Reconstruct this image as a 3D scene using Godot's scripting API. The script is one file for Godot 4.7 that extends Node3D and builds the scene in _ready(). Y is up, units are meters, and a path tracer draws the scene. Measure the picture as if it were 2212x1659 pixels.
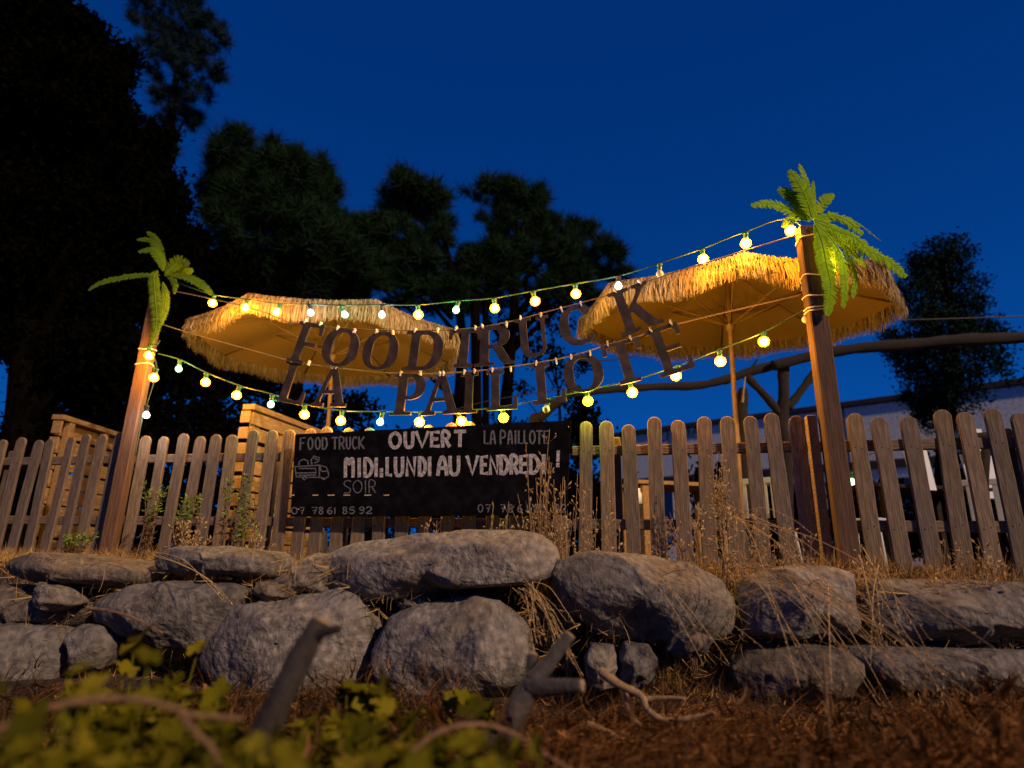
extends Node3D

# ---------------------------------------------------------------- survey of the place
# The photograph was taken from the origin, 8 cm above the terrace; metres, y up, -z ahead.
var eye := Vector3(0, 0.08, 0)
var lens: Basis
var rng := RandomNumberGenerator.new()
var M := {}
var taken := {}

func sight(u: float, v: float) -> Vector3:
	return lens * Vector3(u - 1106.0, 829.5 - v, -1300.0)

func spot(u: float, v: float, ahead: float) -> Vector3:
	var d := sight(u, v)
	return eye + d * (ahead / -d.z)

func at_height(u: float, v: float, h: float) -> Vector3:
	var d := sight(u, v)
	return eye + d * ((h - eye.y) / d.y)

# a point on the vertical plane  ahead = a + b * x
func on_plane(u: float, v: float, a: float, b: float) -> Vector3:
	var d := sight(u, v)
	return eye + d * (a / (-d.z - b * d.x))

func on_fence(u: float, v: float, front := 0.0) -> Vector3:
	return on_plane(u, v, 4.27 - front, -0.225)

# ---------------------------------------------------------------- nodes
func numbered(called: String) -> String:
	if not taken.has(called):
		taken[called] = 0
		return called
	taken[called] += 1
	return "%s_%03d" % [called, taken[called]]

func tag(o: Node, label: String, category: String, group := "") -> Node:
	o.set_meta("label", label)
	o.set_meta("category", category)
	if group:
		o.set_meta("group", group)
	return o

func thing(called: String, label: String, category: String, at := Vector3.ZERO, group := "") -> Node3D:
	var o := Node3D.new()
	o.name = numbered(called)
	add_child(o)
	o.position = at
	tag(o, label, category, group)
	return o

func part(called: String, mesh: Mesh, material: Material, parent: Node) -> MeshInstance3D:
	var o := MeshInstance3D.new()
	o.name = numbered(called) if parent == self else called
	if parent != self:
		var n := 0
		while parent.has_node(NodePath(String(o.name))):
			n += 1
			o.name = "%s_%03d" % [called, n]
	o.mesh = mesh
	o.material_override = material
	parent.add_child(o, true)
	return o

func structure(called: String, mesh: Mesh, material: Material) -> MeshInstance3D:
	var o := part(called, mesh, material, self)
	o.set_meta("kind", "structure")
	return o

func scatter(called: String, mesh: Mesh, material: Material, where: Array, parent: Node, tints := []) -> MultiMeshInstance3D:
	var mm := MultiMesh.new()
	mm.transform_format = MultiMesh.TRANSFORM_3D
	mm.use_colors = tints.size() > 0
	mm.mesh = mesh
	mm.instance_count = where.size()
	for i in where.size():
		mm.set_instance_transform(i, where[i])
		if tints.size():
			mm.set_instance_color(i, tints[i % tints.size()])
	var o := MultiMeshInstance3D.new()
	o.name = numbered(called) if parent == self else called
	o.multimesh = mm
	o.material_override = material
	o.set_meta("kind", "stuff")
	parent.add_child(o, true)
	return o

# ---------------------------------------------------------------- mesh pieces
func begin(smooth := false) -> SurfaceTool:
	var st := SurfaceTool.new()
	st.begin(Mesh.PRIMITIVE_TRIANGLES)
	st.set_smooth_group(0 if smooth else -1)
	return st

func finish(st: SurfaceTool) -> ArrayMesh:
	st.generate_normals()
	return st.commit()

func tri(st: SurfaceTool, a: Vector3, b: Vector3, c: Vector3) -> void:   # counter-clockwise as seen from outside
	st.add_vertex(a)
	st.add_vertex(c)
	st.add_vertex(b)

func quad(st: SurfaceTool, a: Vector3, b: Vector3, c: Vector3, d: Vector3) -> void:
	tri(st, a, b, c)
	tri(st, a, c, d)

# a closed prism: the outline (counter-clockwise seen from +n) pushed from front to back
func prism(st: SurfaceTool, front: Array, back: Array) -> void:
	var n := front.size()
	for i in range(1, n - 1):
		tri(st, front[0], front[i], front[i + 1])
		tri(st, back[0], back[i + 1], back[i])
	for i in n:
		var j := (i + 1) % n
		quad(st, front[i], back[i], back[j], front[j])

func box(st: SurfaceTool, t: Transform3D, s: Vector3, c := 0.004) -> void:
	# bevelled along its four long z-edges and at the two z ends
	var h := s * 0.5
	c = minf(c, minf(h.x, minf(h.y, h.z)) * 0.5)
	var rings := []
	for e in [[-h.z, c], [-h.z + c, 0.0], [h.z - c, 0.0], [h.z, c]]:
		var x: float = h.x - e[1]
		var y: float = h.y - e[1]
		var r := []
		for p in [[x, -y + c], [x, y - c], [x - c, y], [-x + c, y], [-x, y - c], [-x, -y + c], [-x + c, -y], [x - c, -y]]:
			r.append(t * Vector3(p[0], p[1], e[0]))
		rings.append(r)
	for k in 3:
		for i in 8:
			var j := (i + 1) % 8
			quad(st, rings[k][i], rings[k][j], rings[k + 1][j], rings[k + 1][i])
	for i in range(1, 7):
		tri(st, rings[0][0], rings[0][i + 1], rings[0][i])
		tri(st, rings[3][0], rings[3][i], rings[3][i + 1])

func bar(st: SurfaceTool, a: Vector3, b: Vector3, wide: float, deep: float, facing := Vector3(0, 0, 1), c := 0.004) -> void:
	var z := (b - a).normalized()
	var x := facing.cross(z)
	if x.length() < 0.01:
		x = Vector3(1, 0, 0).cross(z)
	x = x.normalized()
	var y := z.cross(x)
	box(st, Transform3D(Basis(x, y, z), (a + b) * 0.5), Vector3(wide, deep, a.distance_to(b)), c)

func smooth_path(pts: Array, each := 6) -> PackedVector3Array:
	var out := PackedVector3Array()
	var n := pts.size()
	for i in n - 1:
		var p0: Vector3 = pts[maxi(i - 1, 0)]
		var p1: Vector3 = pts[i]
		var p2: Vector3 = pts[i + 1]
		var p3: Vector3 = pts[mini(i + 2, n - 1)]
		for k in each:
			out.append(p1.cubic_interpolate(p2, p0, p3, float(k) / each))
	out.append(pts[n - 1])
	return out

func tube(st: SurfaceTool, pts: PackedVector3Array, r0: float, r1: float, sides := 6, bumps := 0.0) -> void:
	var n := pts.size()
	var up := Vector3(0.13, 0.31, 0.94)
	var before := []
	for i in n:
		var d := (pts[mini(i + 1, n - 1)] - pts[maxi(i - 1, 0)]).normalized()
		var x := up.cross(d)
		if x.length() < 0.05:
			x = Vector3(1, 0, 0).cross(d)
		x = x.normalized()
		var y := d.cross(x)
		up = y
		# keep the frame turning smoothly
		up = d.cross(x).normalized()
		var r := lerpf(r0, r1, float(i) / maxf(1, n - 1))
		var ring := []
		for k in sides:
			var a := TAU * k / sides
			var q := r * (1.0 + bumps * sin(i * 1.7 + k * 2.3) * 0.7 + bumps * sin(i * 0.6 + k * 1.1))
			ring.append(pts[i] + x * cos(a) * q + y * sin(a) * q)
		if i == 0:
			for k in range(1, sides - 1):
				tri(st, ring[0], ring[k + 1], ring[k])
		else:
			for k in sides:
				var j := (k + 1) % sides
				quad(st, before[k], before[j], ring[j], ring[k])
		if i == n - 1:
			for k in range(1, sides - 1):
				tri(st, ring[0], ring[k], ring[k + 1])
		before = ring

func ball(st: SurfaceTool, t: Transform3D, r: Vector3, rings := 8, sides := 12) -> void:
	for i in rings:
		var a := PI * i / rings
		var b := PI * (i + 1) / rings
		for k in sides:
			var c := TAU * k / sides
			var d := TAU * (k + 1) / sides
			var f := func(p: float, q: float) -> Vector3: return t * (r * Vector3(sin(p) * cos(q), cos(p), sin(p) * sin(q)))
			if i > 0:
				tri(st, f.call(a, c), f.call(a, d), f.call(b, d))
			if i < rings - 1:
				tri(st, f.call(a, c), f.call(b, d), f.call(b, c))

# a solid of revolution about local y: profile of (radius, height) from bottom to top
func lathe(st: SurfaceTool, t: Transform3D, profile: Array, sides := 12) -> void:
	for i in profile.size() - 1:
		var p: Vector2 = profile[i]
		var q: Vector2 = profile[i + 1]
		for k in sides:
			var a := -TAU * k / sides
			var b := -TAU * (k + 1) / sides
			quad(st, t * Vector3(p.x * cos(a), p.y, p.x * sin(a)), t * Vector3(p.x * cos(b), p.y, p.x * sin(b)), t * Vector3(q.x * cos(b), q.y, q.x * sin(b)), t * Vector3(q.x * cos(a), q.y, q.x * sin(a)))

# ---------------------------------------------------------------- materials
func noise_picture(kind: int, frequency: float, octaves: int, dark: Color, light: Color, seed_ := 1, size := 512, mid := 0.5) -> NoiseTexture2D:
	var n := FastNoiseLite.new()
	n.noise_type = kind
	n.frequency = frequency
	n.fractal_octaves = octaves
	n.seed = seed_
	var g := Gradient.new()
	g.offsets = PackedFloat32Array([0.0, mid, 1.0])
	g.colors = PackedColorArray([dark, dark.lerp(light, 0.5), light])
	var t := NoiseTexture2D.new()
	t.width = size
	t.height = size
	t.seamless = true
	t.noise = n
	t.color_ramp = g
	return t

func srgb(r: float, g: float, b: float) -> Color:      # from real-world (linear) base colour
	return Color(r, g, b).linear_to_srgb()

func plain(c: Color, rough := 0.8, picture: Texture2D = null, scale := Vector3.ONE, relief: Texture2D = null, depth := 0.3) -> StandardMaterial3D:
	var m := StandardMaterial3D.new()
	m.albedo_color = c
	m.roughness = rough
	if picture or relief:
		m.uv1_triplanar = true
		m.uv1_scale = scale
	if picture:
		m.albedo_texture = picture
	if relief:
		m.heightmap_enabled = true
		m.heightmap_texture = relief
		m.heightmap_scale = depth
	return m

func leafy(c: Color, back := 0.5) -> StandardMaterial3D:
	var m := plain(c, 0.6)
	m.vertex_color_use_as_albedo = true
	m.specular_mode = BaseMaterial3D.SPECULAR_DISABLED
	m.cull_mode = BaseMaterial3D.CULL_DISABLED
	if back > 0.0:
		m.backlight_enabled = true
		m.backlight = Color(c.r, c.g, c.b) * back
	return m

func glow(c: Color, strength: float) -> StandardMaterial3D:
	var m := plain(c, 0.3)
	m.emission_enabled = true
	m.emission = c
	m.emission_energy_multiplier = strength
	return m

func make_materials() -> void:
	var w := Color.WHITE
	var grain := noise_picture(FastNoiseLite.TYPE_SIMPLEX_SMOOTH, 0.012, 4, Color(0.62, 0.6, 0.58), w, 3)
	var grain_relief := noise_picture(FastNoiseLite.TYPE_SIMPLEX, 0.02, 4, Color.BLACK, w, 8)
	var mottle := noise_picture(FastNoiseLite.TYPE_SIMPLEX_SMOOTH, 0.008, 6, Color(0.5, 0.47, 0.45), w, 11)
	var stone := noise_picture(FastNoiseLite.TYPE_SIMPLEX_SMOOTH, 0.009, 8, Color(0.42, 0.41, 0.42), Color(1, 0.97, 0.92), 21, 1024)
	var stone_relief := noise_picture(FastNoiseLite.TYPE_SIMPLEX, 0.012, 8, Color.BLACK, w, 22, 1024)
	var weave := noise_picture(FastNoiseLite.TYPE_SIMPLEX, 0.03, 3, Color(0.8, 0.78, 0.74), w, 31)
	var up := Vector3(9, 0.9, 9)
	M.picket = []
	for c in [[0.205, 0.152, 0.106], [0.17, 0.13, 0.096], [0.235, 0.172, 0.114], [0.185, 0.135, 0.092]]:
		M.picket.append(plain(srgb(c[0], c[1], c[2]), 0.85, grain, up, grain_relief, 0.12))
	M.rail = plain(srgb(0.2, 0.14, 0.09), 0.85, grain, Vector3(0.9, 9, 9), grain_relief, 0.2)
	M.post = plain(srgb(0.105, 0.05, 0.027), 0.85, grain, Vector3(6, 0.5, 6), grain_relief, 0.15)
	M.pallet = plain(srgb(0.33, 0.2, 0.085), 0.8, grain, Vector3(9, 9, 0.9), grain_relief, 0.2)
	M.log = plain(srgb(0.022, 0.015, 0.011), 0.9, mottle, Vector3(6, 6, 6), stone_relief, 0.8)
	M.rock = []
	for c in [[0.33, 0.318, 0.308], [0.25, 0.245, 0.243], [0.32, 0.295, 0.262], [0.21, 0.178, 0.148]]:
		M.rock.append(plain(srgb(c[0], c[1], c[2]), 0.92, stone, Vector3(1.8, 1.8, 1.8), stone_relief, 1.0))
	for m in M.rock:
		m.vertex_color_use_as_albedo = true
	M.fallen = leafy(srgb(0.135, 0.078, 0.036), 0.3)
	M.soil = plain(srgb(0.06, 0.04, 0.026), 0.95, mottle, Vector3(1.3, 1.3, 1.3), stone_relief, 2.5)
	M.letter = plain(srgb(0.075, 0.043, 0.028), 0.75, mottle, Vector3(3, 3, 3))
	M.board = plain(srgb(0.011, 0.011, 0.014), 0.9, mottle, Vector3(2, 2, 2))
	M.chalk = plain(srgb(0.62, 0.6, 0.6), 0.9, mottle, Vector3(9, 9, 9))
	M.faint = plain(srgb(0.2, 0.21, 0.24), 0.9, mottle, Vector3(14, 14, 14))
	M.cream = plain(srgb(0.5, 0.36, 0.2), 0.8)
	M.canvas = plain(srgb(0.5, 0.295, 0.065), 0.9, weave, Vector3(7, 7, 7))
	M.board.metallic_specular = 0.2
	M.board.specular_mode = BaseMaterial3D.SPECULAR_DISABLED
	M.canvas.backlight_enabled = true
	M.canvas.backlight = Color(0.25, 0.17, 0.07)
	M.pole = plain(srgb(0.4, 0.24, 0.09), 0.6, grain, up)
	M.thatch = leafy(srgb(0.35, 0.27, 0.16), 0.5)
	M.rope = plain(srgb(0.17, 0.11, 0.055), 0.9)
	M.clip = plain(srgb(0.75, 0.6, 0.42), 0.7)
	M.cable = plain(srgb(0.012, 0.05, 0.016), 0.5)
	M.dark_cable = plain(srgb(0.012, 0.012, 0.014), 0.6)
	M.socket = plain(srgb(0.015, 0.09, 0.03), 0.4)
	M.black = plain(srgb(0.015, 0.015, 0.016), 0.6)
	M.twine = plain(srgb(0.62, 0.52, 0.4), 0.9)
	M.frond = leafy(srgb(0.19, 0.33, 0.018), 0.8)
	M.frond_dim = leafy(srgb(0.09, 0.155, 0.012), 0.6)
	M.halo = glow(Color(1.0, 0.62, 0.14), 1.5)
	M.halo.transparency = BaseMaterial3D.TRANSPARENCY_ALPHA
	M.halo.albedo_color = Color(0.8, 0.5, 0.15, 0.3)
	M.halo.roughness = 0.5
	M.needle = leafy(srgb(0.013, 0.03, 0.015), 0.0)
	M.leaf_dark = leafy(srgb(0.003, 0.0033, 0.002), 0.0)
	M.leaf_blue = leafy(srgb(0.012, 0.026, 0.034), 0.0)
	M.poplar = leafy(srgb(0.01, 0.024, 0.018), 0.0)
	M.bark = plain(srgb(0.006, 0.005, 0.004), 0.95, mottle, Vector3(3, 1, 3))
	M.bark.specular_mode = BaseMaterial3D.SPECULAR_DISABLED
	M.straw = leafy(srgb(0.4, 0.26, 0.11), 0.4)
	M.litter = leafy(srgb(0.068, 0.041, 0.021), 0.2)
	M.stalk = leafy(srgb(0.42, 0.3, 0.15), 0.2)
	M.green_leaf = leafy(srgb(0.12, 0.125, 0.012), 0.5)
	M.succulent = leafy(srgb(0.14, 0.2, 0.04), 0.3)
	M.stick = plain(srgb(0.075, 0.07, 0.07), 0.85, mottle, Vector3(6, 6, 6), stone_relief, 0.4)
	M.stick_dark = plain(srgb(0.04, 0.033, 0.03), 0.9, mottle, Vector3(6, 6, 6), stone_relief, 0.4)
	M.cut_wood = plain(srgb(0.42, 0.3, 0.17), 0.8, grain, Vector3(20, 20, 20))
	M.root = plain(srgb(0.42, 0.29, 0.16), 0.85, mottle, Vector3(8, 8, 8))
	M.vine = plain(srgb(0.24, 0.14, 0.07), 0.85, mottle, Vector3(8, 8, 8))
	M.wall = plain(srgb(0.76, 0.87, 0.9), 0.9, weave, Vector3(0.5, 0.5, 0.5))
	M.wall_trim = plain(srgb(0.02, 0.02, 0.025), 0.8)
	M.window = plain(srgb(0.05, 0.07, 0.09), 0.15)
	M.white = plain(srgb(0.34, 0.38, 0.44), 0.6)
	M.panel = plain(srgb(0.5, 0.55, 0.62), 0.7)
	M.ink = plain(srgb(0.02, 0.025, 0.04), 0.8)
	M.warm_bulb = glow(Color(1.0, 0.93, 0.66), 6.0)
	M.white_bulb = glow(Color(0.95, 0.97, 1.0), 3.5)
	M.green_bulb = glow(Color(0.72, 1.0, 0.8), 3.5)
	M.lime_bulb = glow(Color(0.92, 1.0, 0.3), 3.5)
	M.dead_bulb = plain(srgb(0.4, 0.38, 0.3), 0.3)

# ---------------------------------------------------------------- the scene
func _ready() -> void:
	rng.seed = 7
	lens = Basis(Vector3.RIGHT, deg_to_rad(16.0)) * Basis(Vector3.BACK, deg_to_rad(1.1))
	var camera := Camera3D.new()
	camera.name = "camera"
	camera.transform = Transform3D(lens, eye)
	camera.fov = rad_to_deg(2.0 * atan(829.5 / 1300.0))
	camera.near = 0.05
	camera.far = 900.0
	var focus := CameraAttributesPhysical.new()
	focus.frustum_focal_length = 12.0 / (829.5 / 1300.0)
	focus.frustum_focus_distance = 3.8
	focus.frustum_near = 0.05
	focus.frustum_far = 900.0
	focus.exposure_aperture = 1.05
	camera.attributes = focus
	add_child(camera)
	camera.current = true

	var around := WorldEnvironment.new()
	around.name = "surroundings"
	var env := Environment.new()
	env.tonemap_mode = Environment.TONE_MAPPER_LINEAR
	env.tonemap_exposure = 1.0
	env.background_mode = Environment.BG_SKY
	var dusk := ProceduralSkyMaterial.new()
	dusk.sky_top_color = Color8(1, 45, 112)
	dusk.sky_horizon_color = Color8(9, 94, 188)
	dusk.sky_curve = 0.2
	dusk.ground_horizon_color = Color8(10, 14, 22)
	dusk.ground_bottom_color = Color8(8, 9, 12)
	dusk.energy_multiplier = 1.0
	var sky := Sky.new()
	sky.sky_material = dusk
	env.sky = sky
	env.sdfgi_enabled = true
	env.ssao_enabled = true
	env.ssil_enabled = true
	around.environment = env
	add_child(around)

	var street_glow := DirectionalLight3D.new()
	street_glow.name = "low_warm_light"
	street_glow.light_color = Color(1.0, 0.84, 0.69)
	street_glow.light_energy = 1.15
	street_glow.light_angular_distance = 1.5
	street_glow.sky_mode = DirectionalLight3D.SKY_MODE_LIGHT_ONLY
	street_glow.shadow_enabled = true
	add_child(street_glow)
	street_glow.look_at_from_position(Vector3(5.9, 5.0, 6.7), Vector3.ZERO)

	make_materials()
	build_ground()
	build_far_building()
	build_trees()
	build_pergola()
	build_booths()
	build_rocks()
	build_fences()
	build_posts()
	build_parasols()
	build_sign()
	build_letters()
	build_strings()
	build_palms()
	build_yard()
	build_plants()
	build_foreground()

# ---------------------------------------------------------------- ground and building
func ground_height(x: float, d: float) -> float:      # d metres ahead
	var edge := 3.74 - 0.17 * x
	var low := -0.62 + 0.07 * smoothstep(0.2, 1.0, x) + 0.13 * maxf(0.0, 2.6 - d) + 0.03 * sin(x * 2.3 + d) + 0.02 * sin(x * 5.1 - d * 3.0)
	var high := 0.0 + 0.015 * sin(x * 3.1 + d * 2.0)
	if d > 12.0:
		high = 0.0
	return lerpf(low, high, smoothstep(edge - 0.12, edge + 0.2, d))

func build_ground() -> void:
	var st := begin(true)
	var ds := []
	var d := -3.0
	while d < 400.0:
		ds.append(d)
		d += 0.12 if d > 1.0 and d < 6.0 else (0.5 if d < 12.0 else d * 0.6)
	var xs := []
	var x := -6.0
	xs.append_array([-400.0, -60.0, -12.0])
	while x <= 6.0:
		xs.append(x)
		x += 0.15
	xs.append_array([12.0, 60.0, 400.0])
	for i in ds.size() - 1:
		for k in xs.size() - 1:
			var f := func(a: float, b: float) -> Vector3: return Vector3(a, ground_height(clampf(a, -8, 8), b), -b)
			quad(st, f.call(xs[k], ds[i]), f.call(xs[k + 1], ds[i]), f.call(xs[k + 1], ds[i + 1]), f.call(xs[k], ds[i + 1]))
	structure("ground", finish(st), M.soil)

func build_far_building() -> void:
	var a := at_height(1377, 930, 6.0)
	var b := at_height(2212, 818, 6.0)
	var along := (b - a).normalized()
	a -= along * 2.2
	b += along * 9.0
	var back := along.cross(Vector3.UP).normalized()
	if back.z > 0:
		back = -back
	var o := thing("warehouse", "long pale grey flat-roofed building with dark roof edge behind the yard", "building", Vector3(a.x, 0, a.z))
	var ln := a.distance_to(b)
	var turned := Basis(along, Vector3.UP, -back)
	o.basis = turned                                   # local x along the facade, z towards the viewer
	var st := begin()
	box(st, Transform3D(Basis(), Vector3(ln / 2, 2.9, -4)), Vector3(ln, 5.8, 8), 0.02)
	part("wall", finish(st), M.wall, o)
	st = begin()
	box(st, Transform3D(Basis(), Vector3(ln / 2, 5.92, -4)), Vector3(ln + 0.2, 0.22, 8.2), 0.02)
	part("roof", finish(st), M.wall_trim, o)
	st = begin()
	box(st, Transform3D(Basis(), Vector3(ln / 2, 3.55, 0.05)), Vector3(ln, 0.3, 0.1), 0.01)
	part("string_course", finish(st), M.wall_trim, o)
	var joint := begin()
	box(joint, Transform3D(), Vector3(0.05, 2.1, 0.02), 0.005)
	var jm := finish(joint)
	var k := 0.9
	while k < ln:
		part("panel_joint", jm, M.wall_trim, o).position = Vector3(k, 4.75, 0.012)
		k += 3.4
	var wf := begin()
	for e in [[0, 0.95, 1.5, 0.08], [0, -0.95, 1.5, 0.08], [0.71, 0, 0.08, 1.82], [-0.71, 0, 0.08, 1.82], [0, 0, 0.05, 1.82]]:
		box(wf, Transform3D(Basis(), Vector3(e[0], e[1], 0)), Vector3(e[2], e[3], 0.08), 0.006)
	var wfm := finish(wf)
	var gl := BoxMesh.new()
	gl.size = Vector3(1.36, 1.84, 0.02)
	k = 1.6
	while k < ln:
		var w := part("window", wfm, M.white, o)
		w.position = Vector3(k, 2.1, 0.06)
		part("pane", gl, M.window, w).position = Vector3(0, 0, -0.03)
		k += 2.3
	for e in [["OLI", 1450.0, 941.0], ["DA", 1492.0, 933.0]]:
		var t := TextMesh.new()
		var f := SystemFont.new()
		f.font_names = PackedStringArray(["Droid Serif"])
		t.font = f
		t.text = e[0]
		t.font_size = 48
		t.pixel_size = 0.0145
		t.depth = 0.03
		var p := o.transform.affine_inverse() * on_wall(o, e[1], e[2])
		var n := part("lettering", t, M.ink, o)
		n.position = Vector3(p.x, p.y, 0.02)

func on_wall(o: Node3D, u: float, v: float) -> Vector3:
	var d := sight(u, v)
	var n := o.basis.z
	return eye + d * ((o.position - eye).dot(n) / d.dot(n))

# ---------------------------------------------------------------- trees
func needle_tuft(seed_: int, count: int, long: float, wide: float) -> ArrayMesh:
	var r := RandomNumberGenerator.new()
	r.seed = seed_
	var st := begin()
	for i in count:
		var d := Vector3(r.randfn(0, 0.6), r.randfn(0.55, 0.55), r.randfn(0, 0.6)).normalized()
		var b := Vector3(r.randfn(0, 0.05), r.randfn(0, 0.05), r.randfn(0, 0.05)) * long * 3.0
		var s := d.cross(Vector3(r.randfn(0, 1), r.randfn(0, 1), r.randfn(0, 1))).normalized() * wide
		var l := long * r.randf_range(0.6, 1.15)
		st.set_color(Color(1, 1, 1) * r.randf_range(0.6, 1.3))
		tri(st, b - s, b + s, b + d * l)
	return finish(st)

func leaf_spray(seed_: int, count: int, spread: float, size: float) -> ArrayMesh:
	var r := RandomNumberGenerator.new()
	r.seed = seed_
	var st := begin()
	for i in count:
		var c := Vector3(r.randfn(0, 0.5), r.randfn(0, 0.5), r.randfn(0, 0.5)) * spread
		var d := Vector3(r.randfn(0, 1), r.randfn(-0.2, 0.8), r.randfn(0, 1)).normalized()
		var s := d.cross(Vector3(r.randfn(0, 1), r.randfn(0, 1), r.randfn(0, 1))).normalized() * size * 0.36
		var l := d * size * r.randf_range(0.7, 1.2)
		st.set_color(Color(1, 1, 1) * r.randf_range(0.6, 1.35))
		quad(st, c, c + l * 0.5 + s, c + l, c + l * 0.5 - s)
	return finish(st)

# blobs: [u, v, half width, half height] as measured, at a distance; the crown is filled through its depth
func fill_crown(blobs: Array, ahead: float, per_area: float, size: float, shell: float, r: RandomNumberGenerator, base: Vector3) -> Array:
	var out := []
	for b in blobs:
		var c := spot(b[0], b[1], ahead + r.randfn(0, 0.05) * ahead * 0.6)
		var k := ahead / 1265.0
		var rx: float = b[2] * k
		var ry: float = b[3] * k
		var rz := (rx + ry) * 0.4
		var n := int(per_area * rx * ry / (size * size))
		var knots := []
		for i in 11:
			var q := Vector3(r.randfn(), r.randfn() + 0.35, r.randfn()).normalized() * r.randf_range(0.7, 1.12)
			knots.append([q, r.randf_range(0.2, 0.42)])
		for i in n:
			var d := Vector3(r.randfn(), r.randfn(), r.randfn()).normalized()
			var f := lerpf(pow(r.randf(), 0.33), 1.0, shell * r.randf())
			var w := d * f * 0.84
			if i % 5 < 3:
				var kn: Array = knots[r.randi() % 11]
				w = kn[0] + d * pow(r.randf(), 0.4) * kn[1]
			var p := c + Vector3(w.x * rx, w.y * ry, w.z * rz)
			var t := Basis.from_euler(Vector3(r.randfn(0, 0.3), r.randf() * TAU, r.randfn(0, 0.3) - d.x * 0.35)).scaled(Vector3.ONE * r.randf_range(0.65, 1.3))
			out.append(Transform3D(t, p - base))
	return out

func tree(called: String, label: String, foot: Vector3, top: Vector3, thick: float, blobs: Array, ahead: float, mesh: Mesh, leaf: Material, per_area: float, size: float, shell: float, seed_: int, group := "") -> Node3D:
	var r := RandomNumberGenerator.new()
	r.seed = seed_
	var o := thing(called, label, "tree", foot, group)
	var t := top - foot
	var st := begin(true)
	tube(st, smooth_path([Vector3(0, -0.2, 0), t * 0.35 + Vector3(r.randfn(0, 0.1), 0, 0), t * 0.7 + Vector3(r.randfn(0, 0.15), 0, 0), t]), thick, thick * 0.3, 9, 0.07)
	part("trunk", finish(st), M.bark, o)
	for b in blobs:
		st = begin(true)
		var c := spot(b[0], b[1], ahead) - foot
		var h := clampf(c.y - (absf(c.x - t.x) + 0.5) * 0.8, t.y * 0.2, t.y)
		var from := t * (h / t.y)
		tube(st, smooth_path([from, from.lerp(c, 0.5) + Vector3(0, 0.15, r.randfn(0, 0.2)), c], 4), thick * 0.35, thick * 0.08, 6)
		part("limb", finish(st), M.bark, o)
	scatter("crown", mesh, leaf, fill_crown(blobs, ahead, per_area, size, shell, r, foot), o)
	return o

func foot_at(u: float, ahead: float) -> Vector3:
	var p := spot(u, 1150, ahead)
	return Vector3(p.x, 0.0, p.z)

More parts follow.
